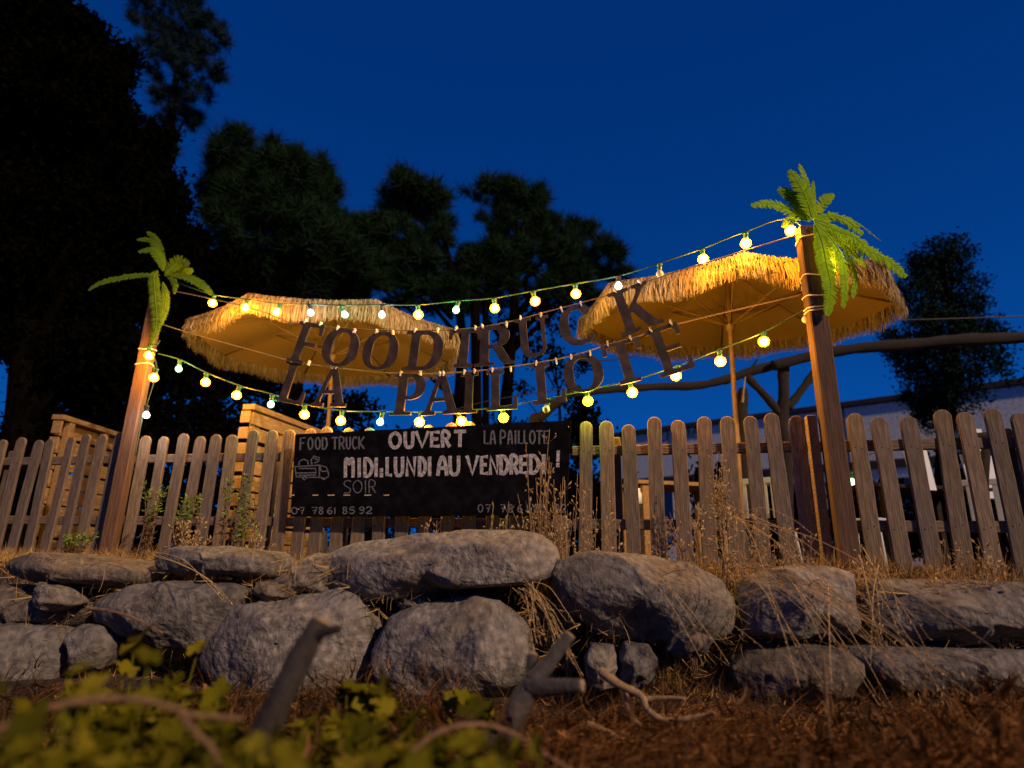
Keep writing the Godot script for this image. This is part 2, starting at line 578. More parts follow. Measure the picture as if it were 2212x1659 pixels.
func build_trees() -> void:
	var tuft := needle_tuft(5, 90, 0.36, 0.011)
	var spray := leaf_spray(6, 26, 0.2, 0.1)
	var fine := leaf_spray(9, 26, 0.22, 0.085)
	# pines
	tree("pine_tree", "dark dense pine left of centre with broad stepped crown against the blue sky", foot_at(640, 13.0), spot(640, 480, 13.0), 0.24,
		[[520, 400, 90, 95], [600, 420, 110, 100], [690, 480, 65, 90], [560, 510, 130, 90], [690, 560, 90, 70], [500, 330, 50, 45], [610, 350, 55, 45], [690, 400, 38, 60], [550, 600, 130, 60]],
		13.0, tuft, M.needle, 20.0, 0.3, 0.5, 41)
	tree("pine_tree", "dark pine in the middle whose tufted top rises above the letters", foot_at(1030, 14.5), spot(960, 520, 14.5), 0.22,
		[[895, 400, 66, 46], [860, 440, 40, 40], [930, 450, 60, 60], [850, 520, 95, 60], [960, 540, 80, 55], [880, 590, 110, 45], [780, 520, 50, 55], [990, 600, 60, 35], [780, 595, 90, 55], [890, 635, 110, 38], [700, 640, 110, 60]],
		14.5, tuft, M.needle, 12.0, 0.3, 0.5, 42)
	tree("pine_tree", "dark pine right of centre with long ragged crown sloping down to the right", foot_at(1065, 14.0), spot(1120, 520, 14.0), 0.22,
		[[1080, 420, 72, 42], [1145, 440, 60, 50], [1110, 490, 85, 55], [1200, 510, 55, 50], [1255, 500, 33, 35], [1130, 560, 110, 45], [1250, 560, 60, 42], [1310, 545, 40, 32], [1320, 585, 45, 26], [1210, 605, 75, 32], [1060, 570, 60, 50], [1000, 640, 80, 36], [1110, 625, 110, 38], [1230, 640, 80, 30]],
		14.0, tuft, M.needle, 12.0, 0.3, 0.5, 43)
	# the tall tree close by on the left and the lighter one that shows beyond it
	tree("evergreen_tree", "huge black evergreen filling the left edge of the picture", foot_at(40, 9.0), spot(60, 200, 9.0), 0.35,
		[[30, 60, 230, 130], [120, 120, 190, 140], [60, 260, 230, 150], [190, 230, 120, 120], [110, 400, 220, 140], [260, 370, 90, 90], [290, 400, 95, 65], [330, 310, 45, 38], [200, 520, 160, 120], [60, 560, 200, 140], [330, 430, 50, 40], [290, 520, 80, 80], [60, 700, 200, 110], [210, 680, 140, 120], [130, 800, 110, 80], [240, 800, 90, 90], [350, 520, 40, 55], [-120, 300, 200, 400]],
		9.0, spray, M.leaf_dark, 26.0, 0.24, 0.35, 44)
	tree("pine_tree", "tall thinner pine at upper left with sky glinting through its crown", foot_at(330, 17.0), spot(390, 80, 17.0), 0.25,
		[[400, 60, 75, 70], [450, 90, 65, 70], [350, 120, 70, 80], [420, 170, 60, 60], [350, 230, 70, 60], [400, 260, 40, 40], [330, 30, 60, 50], [370, 310, 35, 30]],
		17.0, tuft, M.leaf_blue, 5.0, 0.3, 0.4, 45)
	tree("broadleaf_tree", "dark rounded tree between the left palm post and the thatched parasol", foot_at(430, 11.0), spot(430, 640, 11.0), 0.16,
		[[400, 610, 75, 60], [480, 620, 95, 70], [430, 700, 110, 80], [560, 680, 90, 60], [500, 790, 130, 80], [380, 790, 110, 80], [640, 720, 80, 60], [380, 470, 34, 34], [420, 540, 45, 45]],
		11.0, spray, M.leaf_dark, 20.0, 0.24, 0.4, 46)
	tree("poplar_tree", "tall bushy dark tree on the right in front of the pale building", foot_at(2030, 15.0), spot(2040, 600, 15.0), 0.25,
		[[2035, 545, 48, 38], [2050, 570, 60, 50], [2010, 600, 55, 60], [2060, 640, 70, 70], [1985, 660, 52, 60], [2090, 700, 75, 50], [2020, 730, 90, 60], [2120, 720, 50, 38], [1975, 760, 60, 50], [2085, 780, 80, 55], [2000, 830, 60, 55], [2070, 850, 65, 60], [2030, 900, 62, 40]],
		15.0, fine, M.poplar, 13.0, 0.26, 0.4, 47)
	tree("small_tree", "small dark bushy tree just right of the sign behind the fence", foot_at(1262, 10.0), spot(1262, 900, 10.0), 0.07,
		[[1262, 905, 38, 42], [1250, 950, 45, 45], [1285, 950, 35, 40]], 10.0, spray, M.leaf_dark, 14.0, 0.24, 0.4, 48)
	tree("small_tree", "sparse young tree hanging behind the second row of letters", foot_at(1190, 12.0), spot(1200, 800, 12.0), 0.06,
		[[1240, 800, 45, 28], [1180, 770, 50, 26], [1120, 850, 30, 20], [1100, 720, 60, 30], [1190, 690, 60, 34]], 12.0, spray, M.leaf_dark, 5.0, 0.24, 0.2, 49)
	# shrubs along the back of the yard
	var i := 0
	for e in [[20, 9.5, 985, 70, 80, "dark shrub at the far left edge behind the fence"], [150, 9.5, 900, 90, 110, "dark shrub behind the left plank booth"], [300, 9.5, 880, 110, 120, "dark shrub behind the left post"], [430, 9.5, 900, 100, 110, "dark shrub between left post and wooden booth"], [570, 10.5, 900, 110, 110, "dark shrub behind the left thatched parasol pole"], [730, 11.0, 940, 110, 80, "dark low shrub behind the sign's left end"], [880, 12.0, 990, 120, 70, "dark low shrub behind the middle of the sign"], [1100, 12.0, 990, 120, 70, "dark low shrub behind the right end of the sign"], [1235, 8.5, 1060, 60, 70, "dark shrub behind the first pickets right of the sign"], [1330, 9.0, 1140, 60, 50, "dark low shrub behind the jar right of the sign"], [1570, 8.6, 1075, 55, 75, "dark green shrub behind the parasol pole"], [1700, 8.6, 1120, 70, 60, "dark low shrub just left of the right post"], [1900, 8.6, 1150, 80, 45, "dark low shrub right of the right post"], [2065, 8.4, 1075, 60, 90, "dark shrub below the poplar tree"], [2190, 8.4, 1130, 70, 60, "dark shrub at the far right edge behind the fence"]]:
		var r := RandomNumberGenerator.new()
		r.seed = 60 + i
		i += 1
		var f := foot_at(e[0], e[1])
		var o := thing("shrub", e[5], "shrub", f, "dark shrubs behind the fence")
		for k in 5:
			var st := begin(true)
			tube(st, smooth_path([Vector3(r.randfn(0, 0.06), -0.1, r.randfn(0, 0.06)), Vector3(r.randfn(0, 0.2), 0.5, r.randfn(0, 0.2)), Vector3(r.randfn(0, 0.5), 1.3, r.randfn(0, 0.3))], 3), 0.03, 0.01, 5)
			part("stem", finish(st), M.bark, o)
		scatter("foliage", spray, M.leaf_dark, fill_crown([[e[0], e[2], e[3], e[4]], [e[0] + 20, e[2] + e[4], e[3] * 1.1, e[4]], [e[0] - 10, 1140, e[3] * 1.2, 75]], e[1], 9.0, 0.24, 0.4, r, f), o)

# ---------------------------------------------------------------- rustic pergola, masts, wires
func log_between(st: SurfaceTool, pts: Array, r0: float, r1: float) -> void:
	tube(st, smooth_path(pts, 8), r0, r1, 10, 0.09)

func build_pergola() -> void:
	var z := 7.6
	var base := foot_at(1690, z)
	var o := thing("log_pergola", "rustic crooked log frame with beam and two braces behind the right fence", "pergola", base)
	var L := func(u: float, v: float, d := 0.0) -> Vector3: return spot(u, v, z + d) - base
	var st := begin(true)
	log_between(st, [L.call(1225, 852), L.call(1320, 842), L.call(1400, 836), L.call(1500, 833), L.call(1560, 822), L.call(1610, 806), L.call(1680, 786)], 0.045, 0.062)
	part("beam", finish(st), M.log, o)
	st = begin(true)
	log_between(st, [L.call(1670, 790, -0.12), L.call(1740, 772, -0.12), L.call(1830, 755, -0.15), L.call(1950, 745, -0.2), L.call(2080, 735, -0.3), L.call(2230, 728, -0.4), L.call(2330, 722, -0.5)], 0.066, 0.085)
	part("beam", finish(st), M.log, o)
	st = begin(true)
	log_between(st, [L.call(1692, 785), L.call(1693, 850), L.call(1690, 920), L.call(1698, 1000), Vector3(0.03, -0.1, 0)], 0.07, 0.08)
	part("upright", finish(st), M.log, o)
	st = begin(true)
	log_between(st, [L.call(1612, 812), L.call(1650, 852), L.call(1685, 893)], 0.052, 0.05)
	part("brace", finish(st), M.log, o)
	st = begin(true)
	log_between(st, [L.call(1765, 798), L.call(1735, 838), L.call(1703, 880)], 0.052, 0.05)
	part("brace", finish(st), M.log, o)
	st = begin(true)
	log_between(st, [L.call(1620, 800), L.call(1632, 783), L.call(1636, 776)], 0.02, 0.012)
	part("twig", finish(st), M.log, o)
	# broken trunk standing by the parasol pole
	var f := foot_at(1606, 6.9)
	var t := thing("dead_trunk", "ragged dead tree trunk standing right behind the right parasol pole", "tree trunk", f)
	st = begin(true)
	log_between(st, [Vector3(0, -0.1, 0), spot(1606, 1000, 6.9) - f, spot(1604, 930, 6.9) - f, spot(1603, 880, 6.9) - f, spot(1606, 840, 6.9) - f], 0.1, 0.055)
	part("trunk", finish(st), M.log, t)
	st = begin(true)
	log_between(st, [spot(1604, 870, 6.85) - f, spot(1606, 845, 6.85) - f, spot(1610, 814, 6.85) - f], 0.018, 0.008)
	part("splinter", finish(st), M.cut_wood, t)
	# two dark masts behind the letters
	for e in [[1026, 1036, 10.0, "left of the two dark slim masts behind the letters", 0.085], [1049, 1052, 10.4, "right of the two dark slim masts behind the letters", 0.06]]:
		var b := foot_at(e[1], e[2])
		var topp := spot(e[0], 640, e[2])
		st = begin(true)
		tube(st, smooth_path([Vector3(0, -0.1, 0), Vector3((topp - b).x * 0.5, (topp - b).y * 0.5, 0), topp - b], 5), e[4] * 1.1, e[4], 10)
		var m := part("mast", finish(st), M.bark, self)
		m.position = b
		tag(m, e[3], "pole", "dark masts behind the letters")
	# leaning log beside the sign
	var lg := begin(true)
	var lf := spot(1163, 905, 6.2)
	log_between(lg, [Vector3.ZERO, spot(1190, 882, 6.2) - lf, spot(1220, 857, 6.2) - lf, spot(1252, 838, 6.25) - lf], 0.05, 0.04)
	log_between(lg, [Vector3.ZERO, spot(1150, 930, 6.2) - lf, Vector3(-0.12, -lf.y, 0.0)], 0.05, 0.05)
	var lo := part("leaning_log", finish(lg), M.log, self)
	lo.position = lf
	tag(lo, "bent brown log leaning up beside the right end of the sign", "log")
	# wires
	for e in [[[1830, 693], [2000, 690], [2240, 682], 9.0, "thin black cable running to the right edge above the log beam"], [[1240, 778], [1330, 776], [1470, 752], 8.5, "thin black cable behind the last letters of the lower row"], [[960, 892], [1060, 865], [1230, 838], 9.5, "thin black cable slanting behind the lower row of letters"]]:
		var p0 := spot(e[0][0], e[0][1], e[3])
		st = begin(true)
		tube(st, smooth_path([Vector3.ZERO, spot(e[1][0], e[1][1], e[3]) - p0, spot(e[2][0], e[2][1], e[3]) - p0], 8), 0.011, 0.011, 6)
		var c := part("cable", finish(st), M.dark_cable, self)
		c.position = p0
		tag(c, e[4], "cable")

# ---------------------------------------------------------------- plank booths on the left
func booth(label: String, a: Vector3, b: Vector3, h: float, rows: int, seed_: int) -> void:
	var r := RandomNumberGenerator.new()
	r.seed = seed_
	var o := thing("plank_booth", label, "wooden booth", Vector3(a.x, 0, a.z), "plank booths behind the fence")
	var d := Vector3(b.x - a.x, 0, b.z - a.z)
	var n := Vector3(0, 1, 0).cross(d).normalized()
	if n.z < 0:
		n = -n
	var row := h / rows
	for k in rows:
		var y := row * (k + 0.5)
		var st := begin()
		var j := r.randf_range(-0.03, 0.03)
		bar(st, Vector3(0, y + r.randf_range(-0.012, 0.012), 0) - d.normalized() * (0.05 + j) + n * r.randf_range(0, 0.015), d + Vector3(0, y + r.randf_range(-0.012, 0.012), 0) + n * r.randf_range(0, 0.015), row * r.randf_range(0.78, 0.92), 0.022, n)
		part("plank", finish(st), M.pallet, o)
	for s in [0.06, 0.5, 0.94]:
		var st := begin()
		bar(st, d * s - n * 0.05 - Vector3(0, 0.1, 0), d * s - n * 0.05 + Vector3(0, h - 0.01, 0), 0.07, 0.06, n)
		part("upright", finish(st), M.pallet, o)
	var cap := begin()
	bar(cap, Vector3(0, h + 0.02, 0) - d.normalized() * 0.08 - n * 0.03, d + Vector3(0, h + 0.02, 0) - n * 0.03, 0.05, 0.12, n)
	part("capping", finish(cap), M.pallet, o)
	# the short end wall
	for k in rows:
		var st := begin()
		var y := row * (k + 0.5)
		var back := -n * 0.09
		bar(st, Vector3(0, y, 0) - d.normalized() * 0.08, Vector3(0, y, 0) + back - d.normalized() * 0.08, row * r.randf_range(0.7, 0.85), 0.022, d.normalized())
		part("plank", finish(st), M.pallet, o)

func build_booths() -> void:
	booth("low wooden booth of horizontal planks behind the fence left of the left post", at_height(132, 900, 1.32), at_height(290, 950, 1.32), 1.28, 8, 71)
	booth("low wooden booth of lit yellow planks behind the fence beside the sign", at_height(556, 878, 1.32), at_height(690, 930, 1.32), 1.28, 9, 72)

# ---------------------------------------------------------------- rocks
func rock(label: String, outline: Array, thick: float, tone: int, seed_: int, forward := 0.0, category := "rock") -> void:
	var nz := FastNoiseLite.new()
	nz.seed = seed_
	nz.frequency = 2.2
	nz.fractal_octaves = 4
	var ridge := FastNoiseLite.new()
	ridge.seed = seed_ + 500
	ridge.noise_type = FastNoiseLite.TYPE_CELLULAR
	ridge.frequency = 3.5
	var r := RandomNumberGenerator.new()
	r.seed = seed_
	var pts := []
	var c := Vector3.ZERO
	for p in outline:
		var q := on_plane(p[0], p[1], 3.35 + thick * 0.35 - forward, -0.15)
		pts.append(q)
		c += q
	c /= pts.size()
	var ex := Vector3(1, 0, 0.15).normalized()
	var ez := Vector3(-0.15, 0, 1).normalized()
	var flat := PackedVector2Array()
	for q in pts:
		flat.append(Vector2((q - c).dot(ex), q.y - c.y))
	var sides := 84
	var reach := []
	for k in sides:
		var d := Vector2.from_angle(TAU * k / sides)
		var far := 0.02
		for i in flat.size():
			var hit = Geometry2D.segment_intersects_segment(Vector2.ZERO, d * 5.0, flat[i], flat[(i + 1) % flat.size()])
			if hit != null:
				far = maxf(far, hit.length())
		reach.append(far)
	# soften the corners a little
	var soft := []
	for k in sides:
		soft.append(0.8 * reach[k] + 0.1 * reach[(k + 1) % sides] + 0.1 * reach[(k + sides - 1) % sides])
	# a block with chamfered edges, then flats struck off its front
	var profile := [Vector2(0, 1), Vector2(0.3, 1), Vector2(0.6, 0.99), Vector2(0.82, 0.975), Vector2(0.915, 0.95), Vector2(0.95, 0.915), Vector2(0.972, 0.84), Vector2(0.988, 0.68), Vector2(1, 0.4), Vector2(1, 0.1), Vector2(0.99, -0.3), Vector2(0.93, -0.75), Vector2(0.7, -1), Vector2(0, -1)]
	var cuts := []
	for k in 6:
		cuts.append([Vector3(r.randf_range(-0.8, 0.8), r.randf_range(-0.8, 0.8), r.randf_range(0.7, 1.2)).normalized(), r.randf_range(0.86, 1.0)])
	for k in 7:
		var q := r.randf() * TAU
		cuts.append([Vector3(cos(q), sin(q), r.randf_range(0.2, 0.9)).normalized(), r.randf_range(0.92, 1.16)])
	var rings := 44
	var grid := []
	for j in rings + 1:
		var at := float(j) / rings * (profile.size() - 1)
		var lo: Vector2 = profile[mini(int(at), profile.size() - 2)]
		var hi: Vector2 = profile[mini(int(at) + 1, profile.size() - 1)]
		var sz := lo.lerp(hi, at - mini(int(at), profile.size() - 2))
		var ring := []
		for k in sides:
			var a := TAU * k / sides
			var unit := Vector3(cos(a) * sz.x, sin(a) * sz.x, sz.y)
			for cut in cuts:
				var over: float = unit.dot(cut[0]) - cut[1]
				if over > 0.0 and sz.y > -0.2:
					unit -= cut[0] * over * clampf((sz.y + 0.2) * 2.0, 0.3, 1.0)
			var flatlen := Vector2(unit.x, unit.y).length()
			var p: Vector3 = ex * cos(a) * flatlen * soft[k] + Vector3.UP * sin(a) * flatlen * soft[k] + ez * unit.z * thick * 0.5
			var w: Vector3 = p + c
			var bulge := nz.get_noise_3dv(w) * 0.016 + (ridge.get_noise_3dv(w * 1.6) + 0.6) * 0.016 + nz.get_noise_3dv(w * 3.0) * 0.01 + nz.get_noise_3dv(w * 9.0) * 0.006
			p += (p.normalized() + ez * 0.4) * bulge
			ring.append(p)
		grid.append(ring)
	var stain := FastNoiseLite.new()
	stain.seed = seed_ + 900
	stain.frequency = 2.6
	stain.fractal_octaves = 5
	var st := begin(true)
	var hue := func(p: Vector3) -> void:
		var w: Vector3 = p + c
		var mark := clampf(1.0 + stain.get_noise_3dv(w) * 0.9 + stain.get_noise_3dv(w * 6.0) * 0.35, 0.4, 1.6)
		var rust := clampf(stain.get_noise_3dv(w * 0.8 + Vector3(7, 3, 1)) * 2.2, 0.0, 0.6)
		st.set_color(Color(mark * (1.0 + rust * 0.08), mark * (1.0 - rust * 0.04), mark * (1.0 - rust * 0.16)))
		st.add_vertex(p)
	for j in rings:
		for k in sides:
			var n := (k + 1) % sides
			for q in [[grid[j][k], grid[j + 1][n], grid[j + 1][k]], [grid[j][k], grid[j][n], grid[j + 1][n]]]:
				if q[0].distance_squared_to(q[1]) > 1e-9 and q[1].distance_squared_to(q[2]) > 1e-9 and q[0].distance_squared_to(q[2]) > 1e-9:
					for v in q:
						hue.call(v)
	var o := part("boulder" if category == "rock" else "stone", finish(st), M.rock[tone], self)
	o.position = c
	tag(o, label, category, "rocks of the dry stone wall")

func build_rocks() -> void:
	rock("largest long grey boulder on top of the wall below the sign", [[712, 1235], [722, 1192], [790, 1172], [900, 1160], [1000, 1148], [1120, 1146], [1180, 1158], [1212, 1190], [1205, 1240], [1185, 1256], [1090, 1262], [960, 1275], [860, 1292], [800, 1292], [730, 1270]], 0.7, 0, 101)
	rock("sloping grey rock against the left end of the long boulder", [[600, 1262], [640, 1222], [700, 1196], [745, 1200], [740, 1285], [680, 1290], [612, 1290]], 0.5, 2, 102, -0.12)
	rock("flat grey boulder on top of the wall left of the long boulder", [[357, 1195], [400, 1180], [500, 1180], [590, 1192], [612, 1205], [612, 1245], [560, 1252], [450, 1240], [370, 1235]], 0.5, 1, 103)
	rock("earthy brown boulder on the wall's far left top", [[42, 1215], [110, 1193], [200, 1200], [330, 1218], [370, 1228], [355, 1262], [240, 1270], [150, 1262], [70, 1245]], 0.6, 3, 104)
	rock("grey boulder with flat lit top in the second course on the left", [[215, 1300], [320, 1262], [420, 1252], [520, 1256], [545, 1275], [530, 1330], [480, 1390], [380, 1395], [280, 1370], [225, 1340]], 0.55, 1, 105, 0.08)
	rock("large squarish grey boulder behind the thick leaning stick", [[470, 1360], [540, 1305], [640, 1285], [740, 1270], [785, 1280], [812, 1350], [818, 1410], [790, 1480], [640, 1500], [500, 1480], [455, 1430]], 0.6, 0, 106, 0.08)
	rock("big rounded grey boulder in the middle of the lower course", [[820, 1400], [850, 1330], [930, 1300], [1030, 1282], [1080, 1300], [1140, 1350], [1155, 1420], [1140, 1480], [1060, 1512], [960, 1512], [870, 1480], [830, 1450]], 0.65, 0, 107, 0.12)
	rock("large dark blue-grey boulder on the wall right of the long boulder", [[1194, 1250], [1210, 1210], [1270, 1192], [1380, 1200], [1480, 1215], [1550, 1250], [1582, 1300], [1570, 1360], [1500, 1395], [1400, 1390], [1290, 1355], [1220, 1310]], 0.65, 1, 108)
	rock("grey boulder half hidden by leaning dry stalks", [[1585, 1290], [1605, 1250], [1680, 1225], [1770, 1222], [1825, 1235], [1835, 1300], [1825, 1368], [1700, 1372], [1610, 1370]], 0.6, 0, 109)
	rock("long flat grey boulder on the wall at the right edge", [[1838, 1290], [1850, 1252], [1950, 1250], [2080, 1255], [2230, 1258], [2330, 1275], [2330, 1380], [2200, 1385], [2050, 1388], [1920, 1380], [1850, 1350]], 0.65, 1, 110)
	rock("long low boulder in the lower course at the right edge", [[1780, 1420], [1830, 1392], [1960, 1392], [2100, 1395], [2250, 1400], [2330, 1420], [2330, 1500], [2180, 1500], [2000, 1490], [1860, 1480]], 0.6, 1, 111, 0.08)
	rock("brown-grey boulder under the dry stalks in the lower course", [[1560, 1430], [1610, 1400], [1720, 1388], [1810, 1400], [1850, 1440], [1830, 1500], [1700, 1520], [1590, 1500]], 0.6, 3, 112, 0.08)
	rock("small dark stone wedged under the blue-grey boulder", [[1335, 1420], [1350, 1390], [1400, 1395], [1424, 1420], [1410, 1475], [1360, 1490], [1338, 1470]], 0.3, 1, 113, 0.1, "stone")
	rock("small brown upright stone left of the dark wedged stone", [[1258, 1420], [1275, 1390], [1325, 1392], [1338, 1430], [1330, 1480], [1275, 1490]], 0.3, 2, 114, 0.1, "stone")
	rock("reddish brown stone tucked below the right end of the blue-grey boulder", [[1435, 1400], [1455, 1368], [1500, 1360], [1535, 1380], [1520, 1410], [1460, 1425]], 0.26, 3, 115, 0.16, "stone")
	rock("dark boulder at the bottom left edge of the wall", [[-80, 1400], [-20, 1345], [80, 1338], [150, 1355], [168, 1410], [140, 1480], [30, 1500], [-80, 1490]], 0.6, 1, 116, 0.1)
	rock("small grey stone between the two left boulders of the lower course", [[160, 1370], [190, 1345], [240, 1350], [262, 1390], [235, 1440], [180, 1440]], 0.3, 1, 117, 0.05, "stone")
	rock("small pointed stone in the earthy bank at far left", [[82, 1285], [105, 1255], [150, 1270], [170, 1305], [120, 1320], [85, 1310]], 0.25, 2, 118, 0.1, "stone")
	rock("small flat stone wedged beneath the long boulder", [[862, 1300], [880, 1283], [925, 1284], [945, 1302], [920, 1320], [870, 1322]], 0.25, 1, 119, -0.1, "stone")
	rock("small stone in the gap left of the squarish boulder", [[556, 1275], [575, 1255], [620, 1262], [632, 1290], [590, 1300]], 0.25, 3, 120, 0.0, "stone")
	rock("small pale stone at the foot of the rounded boulder", [[940, 1535], [955, 1512], [985, 1525], [995, 1550], [960, 1558]], 0.15, 1, 121, 0.25, "stone")
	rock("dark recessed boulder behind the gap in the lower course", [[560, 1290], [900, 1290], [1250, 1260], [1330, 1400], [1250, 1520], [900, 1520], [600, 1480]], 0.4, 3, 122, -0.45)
	rock("dark low boulder at the earthy far left of the wall", [[-60, 1290], [40, 1262], [200, 1275], [260, 1310], [200, 1350], [40, 1350], [-60, 1340]], 0.5, 3, 123, -0.05)

# ---------------------------------------------------------------- fences
func fence_basis() -> Basis:
	var x := Vector3(1, 0, 0.225).normalized()
	return Basis(x, Vector3.UP, x.cross(Vector3.UP))

func picket_mesh(wide: float, high: float, seed_: int) -> ArrayMesh:
	var r := RandomNumberGenerator.new()
	r.seed = seed_
	var st := begin()
	var front := []
	var back := []
	var inner := []
	var h := wide * 0.5
	var outline := [Vector2(-h, -0.15), Vector2(h, -0.15)]
	for k in 6:
		outline.append(Vector2(h + r.randf_range(-0.0022, 0.0022), high * k / 6.0 + 0.05))
	for k in 9:
		var a := PI * k / 8.0
		outline.append(Vector2(cos(a) * h, high - h + sin(a) * h))
	for k in range(5, -1, -1):
		outline.append(Vector2(-h + r.randf_range(-0.0022, 0.0022), high * k / 6.0 + 0.05))
	var bend := r.randf_range(-0.008, 0.008)
	for p in outline:
		var off := Vector3(bend * pow(p.y / high, 2.0), 0, r.randf_range(-0.001, 0.001))
		var c := Vector3(p.x * 0.0, clampf(p.y, 0, high - h), 0)
		var to := Vector3(p.x, p.y, 0)
		front.append(to + off + Vector3(0, 0, 0.008))
		back.append(to + off - Vector3(0, 0, 0.011))
		inner.append(to + (c - to).normalized() * 0.004 + off + Vector3(0, 0, 0.011))
	# the front face with a worn bevel round it
	var n := outline.size()
	var mid := []
	for i in n:
		mid.append(Vector3(0, inner[i].y, 0.0112))
	for i in n:
		var j := (i + 1) % n
		quad(st, front[i], back[i], back[j], front[j])
		quad(st, front[i], front[j], inner[j], inner[i])
	var ca := Vector3(0, high * 0.5, 0.011)
	for i in n:
		var j := (i + 1) % n
		tri(st, ca, inner[i], inner[j])
		tri(st, ca - Vector3(0, 0, 0.022), back[j], back[i])
	return finish(st)

func fence(label: String, tops: Array, from_u: float, to_u: float, seed_: int) -> void:
	var r := RandomNumberGenerator.new()
	r.seed = seed_
	var fb := fence_basis()
	var a := on_fence(from_u, 1100)
	var b := on_fence(to_u, 1100)
	var o := thing("picket_fence", label, "fence", Vector3(a.x, 0, a.z), "picket fence round the yard")
	o.basis = fb
	var meshes := []
	for k in 4:
		meshes.append(picket_mesh([0.093, 0.097, 0.09, 0.095][k], 0.985 + 0.012 * k, seed_ * 10 + k))
	var nails := begin(true)
	for q in [[-0.018, 0.3], [0.018, 0.31], [-0.017, 0.8], [0.019, 0.79]]:
		ball(nails, Transform3D(Basis(), Vector3(q[0], q[1], 0.0115)), Vector3(0.0045, 0.0045, 0.002), 4, 6)
	var nail_mesh := finish(nails)
	for u in tops:
		var p := on_fence(u, 940)
		var q := part("picket", meshes[r.randi() % 4], M.picket[r.randi() % 4], o)
		q.position = o.basis.inverse() * (Vector3(p.x, r.randf_range(-0.02, 0.01), p.z) - o.position)
		q.position.z = r.randf_range(-0.002, 0.004)
		part("nail_heads", nail_mesh, M.black, q).set_meta("kind", "stuff")
		q.rotation = Vector3(r.randfn(0, 0.006), r.randfn(0, 0.05), r.randfn(0, 0.016))
	var ln := Vector3(a.x, 0, a.z).distance_to(Vector3(b.x, 0, b.z))
	for y in [0.3, 0.8]:
		var st := begin()
		bar(st, Vector3(0, y, -0.032), Vector3(ln, y + r.randfn(0, 0.004), -0.032), 0.036, 0.07, Vector3(0, 1, 0), 0.006)
		var q := part("rail", finish(st), M.rail, o)
	for k in 2:
		var st := begin()
		var x: float = [0.3, ln - 0.3][k]
		bar(st, Vector3(x, -0.2, -0.09), Vector3(x, 0.9, -0.09), 0.07, 0.07, Vector3(0, 0, 1), 0.006)
		part("fence_post", finish(st), M.picket[1], o)

func build_fences() -> void:
	fence("left stretch of brown picket fence with rounded tops, reaching the left edge", [-62, -26, 12, 50, 84, 118, 152, 188, 222, 256, 285, 318, 357, 395, 432, 470, 508, 545, 588, 628], -80, 640, 31)
	fence("middle stretch of picket fence mostly hidden behind the black sign", [668, 704, 746, 790, 836, 882, 928, 975, 1022, 1070, 1117, 1164, 1211], 652, 1230, 32)
	fence("right stretch of brown picket fence with rounded tops, reaching the right edge", [1260, 1309, 1361, 1411, 1464, 1515, 1571, 1624, 1679, 1723, 1853, 1908, 1970, 2032, 2092, 2153, 2210, 2268, 2326], 1236, 2350, 33)

# ---------------------------------------------------------------- the two tall posts
func wraps(o: Node3D, heights: Array, half: float) -> void:
	for y in heights:
		var st := begin(true)
		var pts := []
		for k in 21:
			var a := TAU * k / 20.0
			var c := cos(a)
			var s := sin(a)
			var f := (half + 0.006) / maxf(absf(c), absf(s))
			f = minf(f, (half + 0.006) * 1.32)
			pts.append(Vector3(c * f, y + 0.012 * sin(a + y * 9.0), s * f))
		tube(st, smooth_path(pts, 2), 0.0045, 0.0045, 5)
		part("twine", finish(st), M.twine, o)

func build_posts() -> void:
	var fb := fence_basis()
	var p := on_fence(341, 640, 0.1)
	var o := thing("tall_post", "tall reddish brown square post on the left carrying the thin artificial palm", "post", Vector3(p.x, 0, p.z), "tall posts that carry the string lights")
	o.basis = fb * Basis(Vector3.UP, 0.35)
	var st := begin()
	box(st, Transform3D(Basis(Vector3.RIGHT, PI / 2), Vector3(0, 1.02, 0)), Vector3(0.1, 0.1, 2.45), 0.008)
	part("post", finish(st), M.post, o)
	wraps(o, [1.58, 1.72], 0.05)
	p = on_fence(1748, 560, 0.1)
	o = thing("tall_post", "tall reddish brown square post on the right carrying the wide artificial palm", "post", Vector3(p.x, 0, p.z), "tall posts that carry the string lights")
	o.basis = fb * Basis(Vector3.UP, 0.04)
	st = begin()
	box(st, Transform3D(Basis(Vector3.RIGHT, PI / 2), Vector3(0, 1.06, 0)), Vector3(0.112, 0.112, 2.5), 0.008)
	part("post", finish(st), M.post, o)
	wraps(o, [1.69, 1.71, 1.79, 1.93, 2.22], 0.056)
	# short stake beside the right post
	var k := on_fence(1762, 1000, 0.05)
	st = begin()
	bar(st, Vector3(0, -0.1, 0), Vector3(0, 0.99, 0), 0.06, 0.06, Vector3(0, 0, 1), 0.005)
	var s := part("stake", finish(st), M.pallet, self)
	s.position = Vector3(k.x, 0, k.z)
	s.basis = fb
	tag(s, "short square pale wooden stake against the left side of the right tall post", "stake")

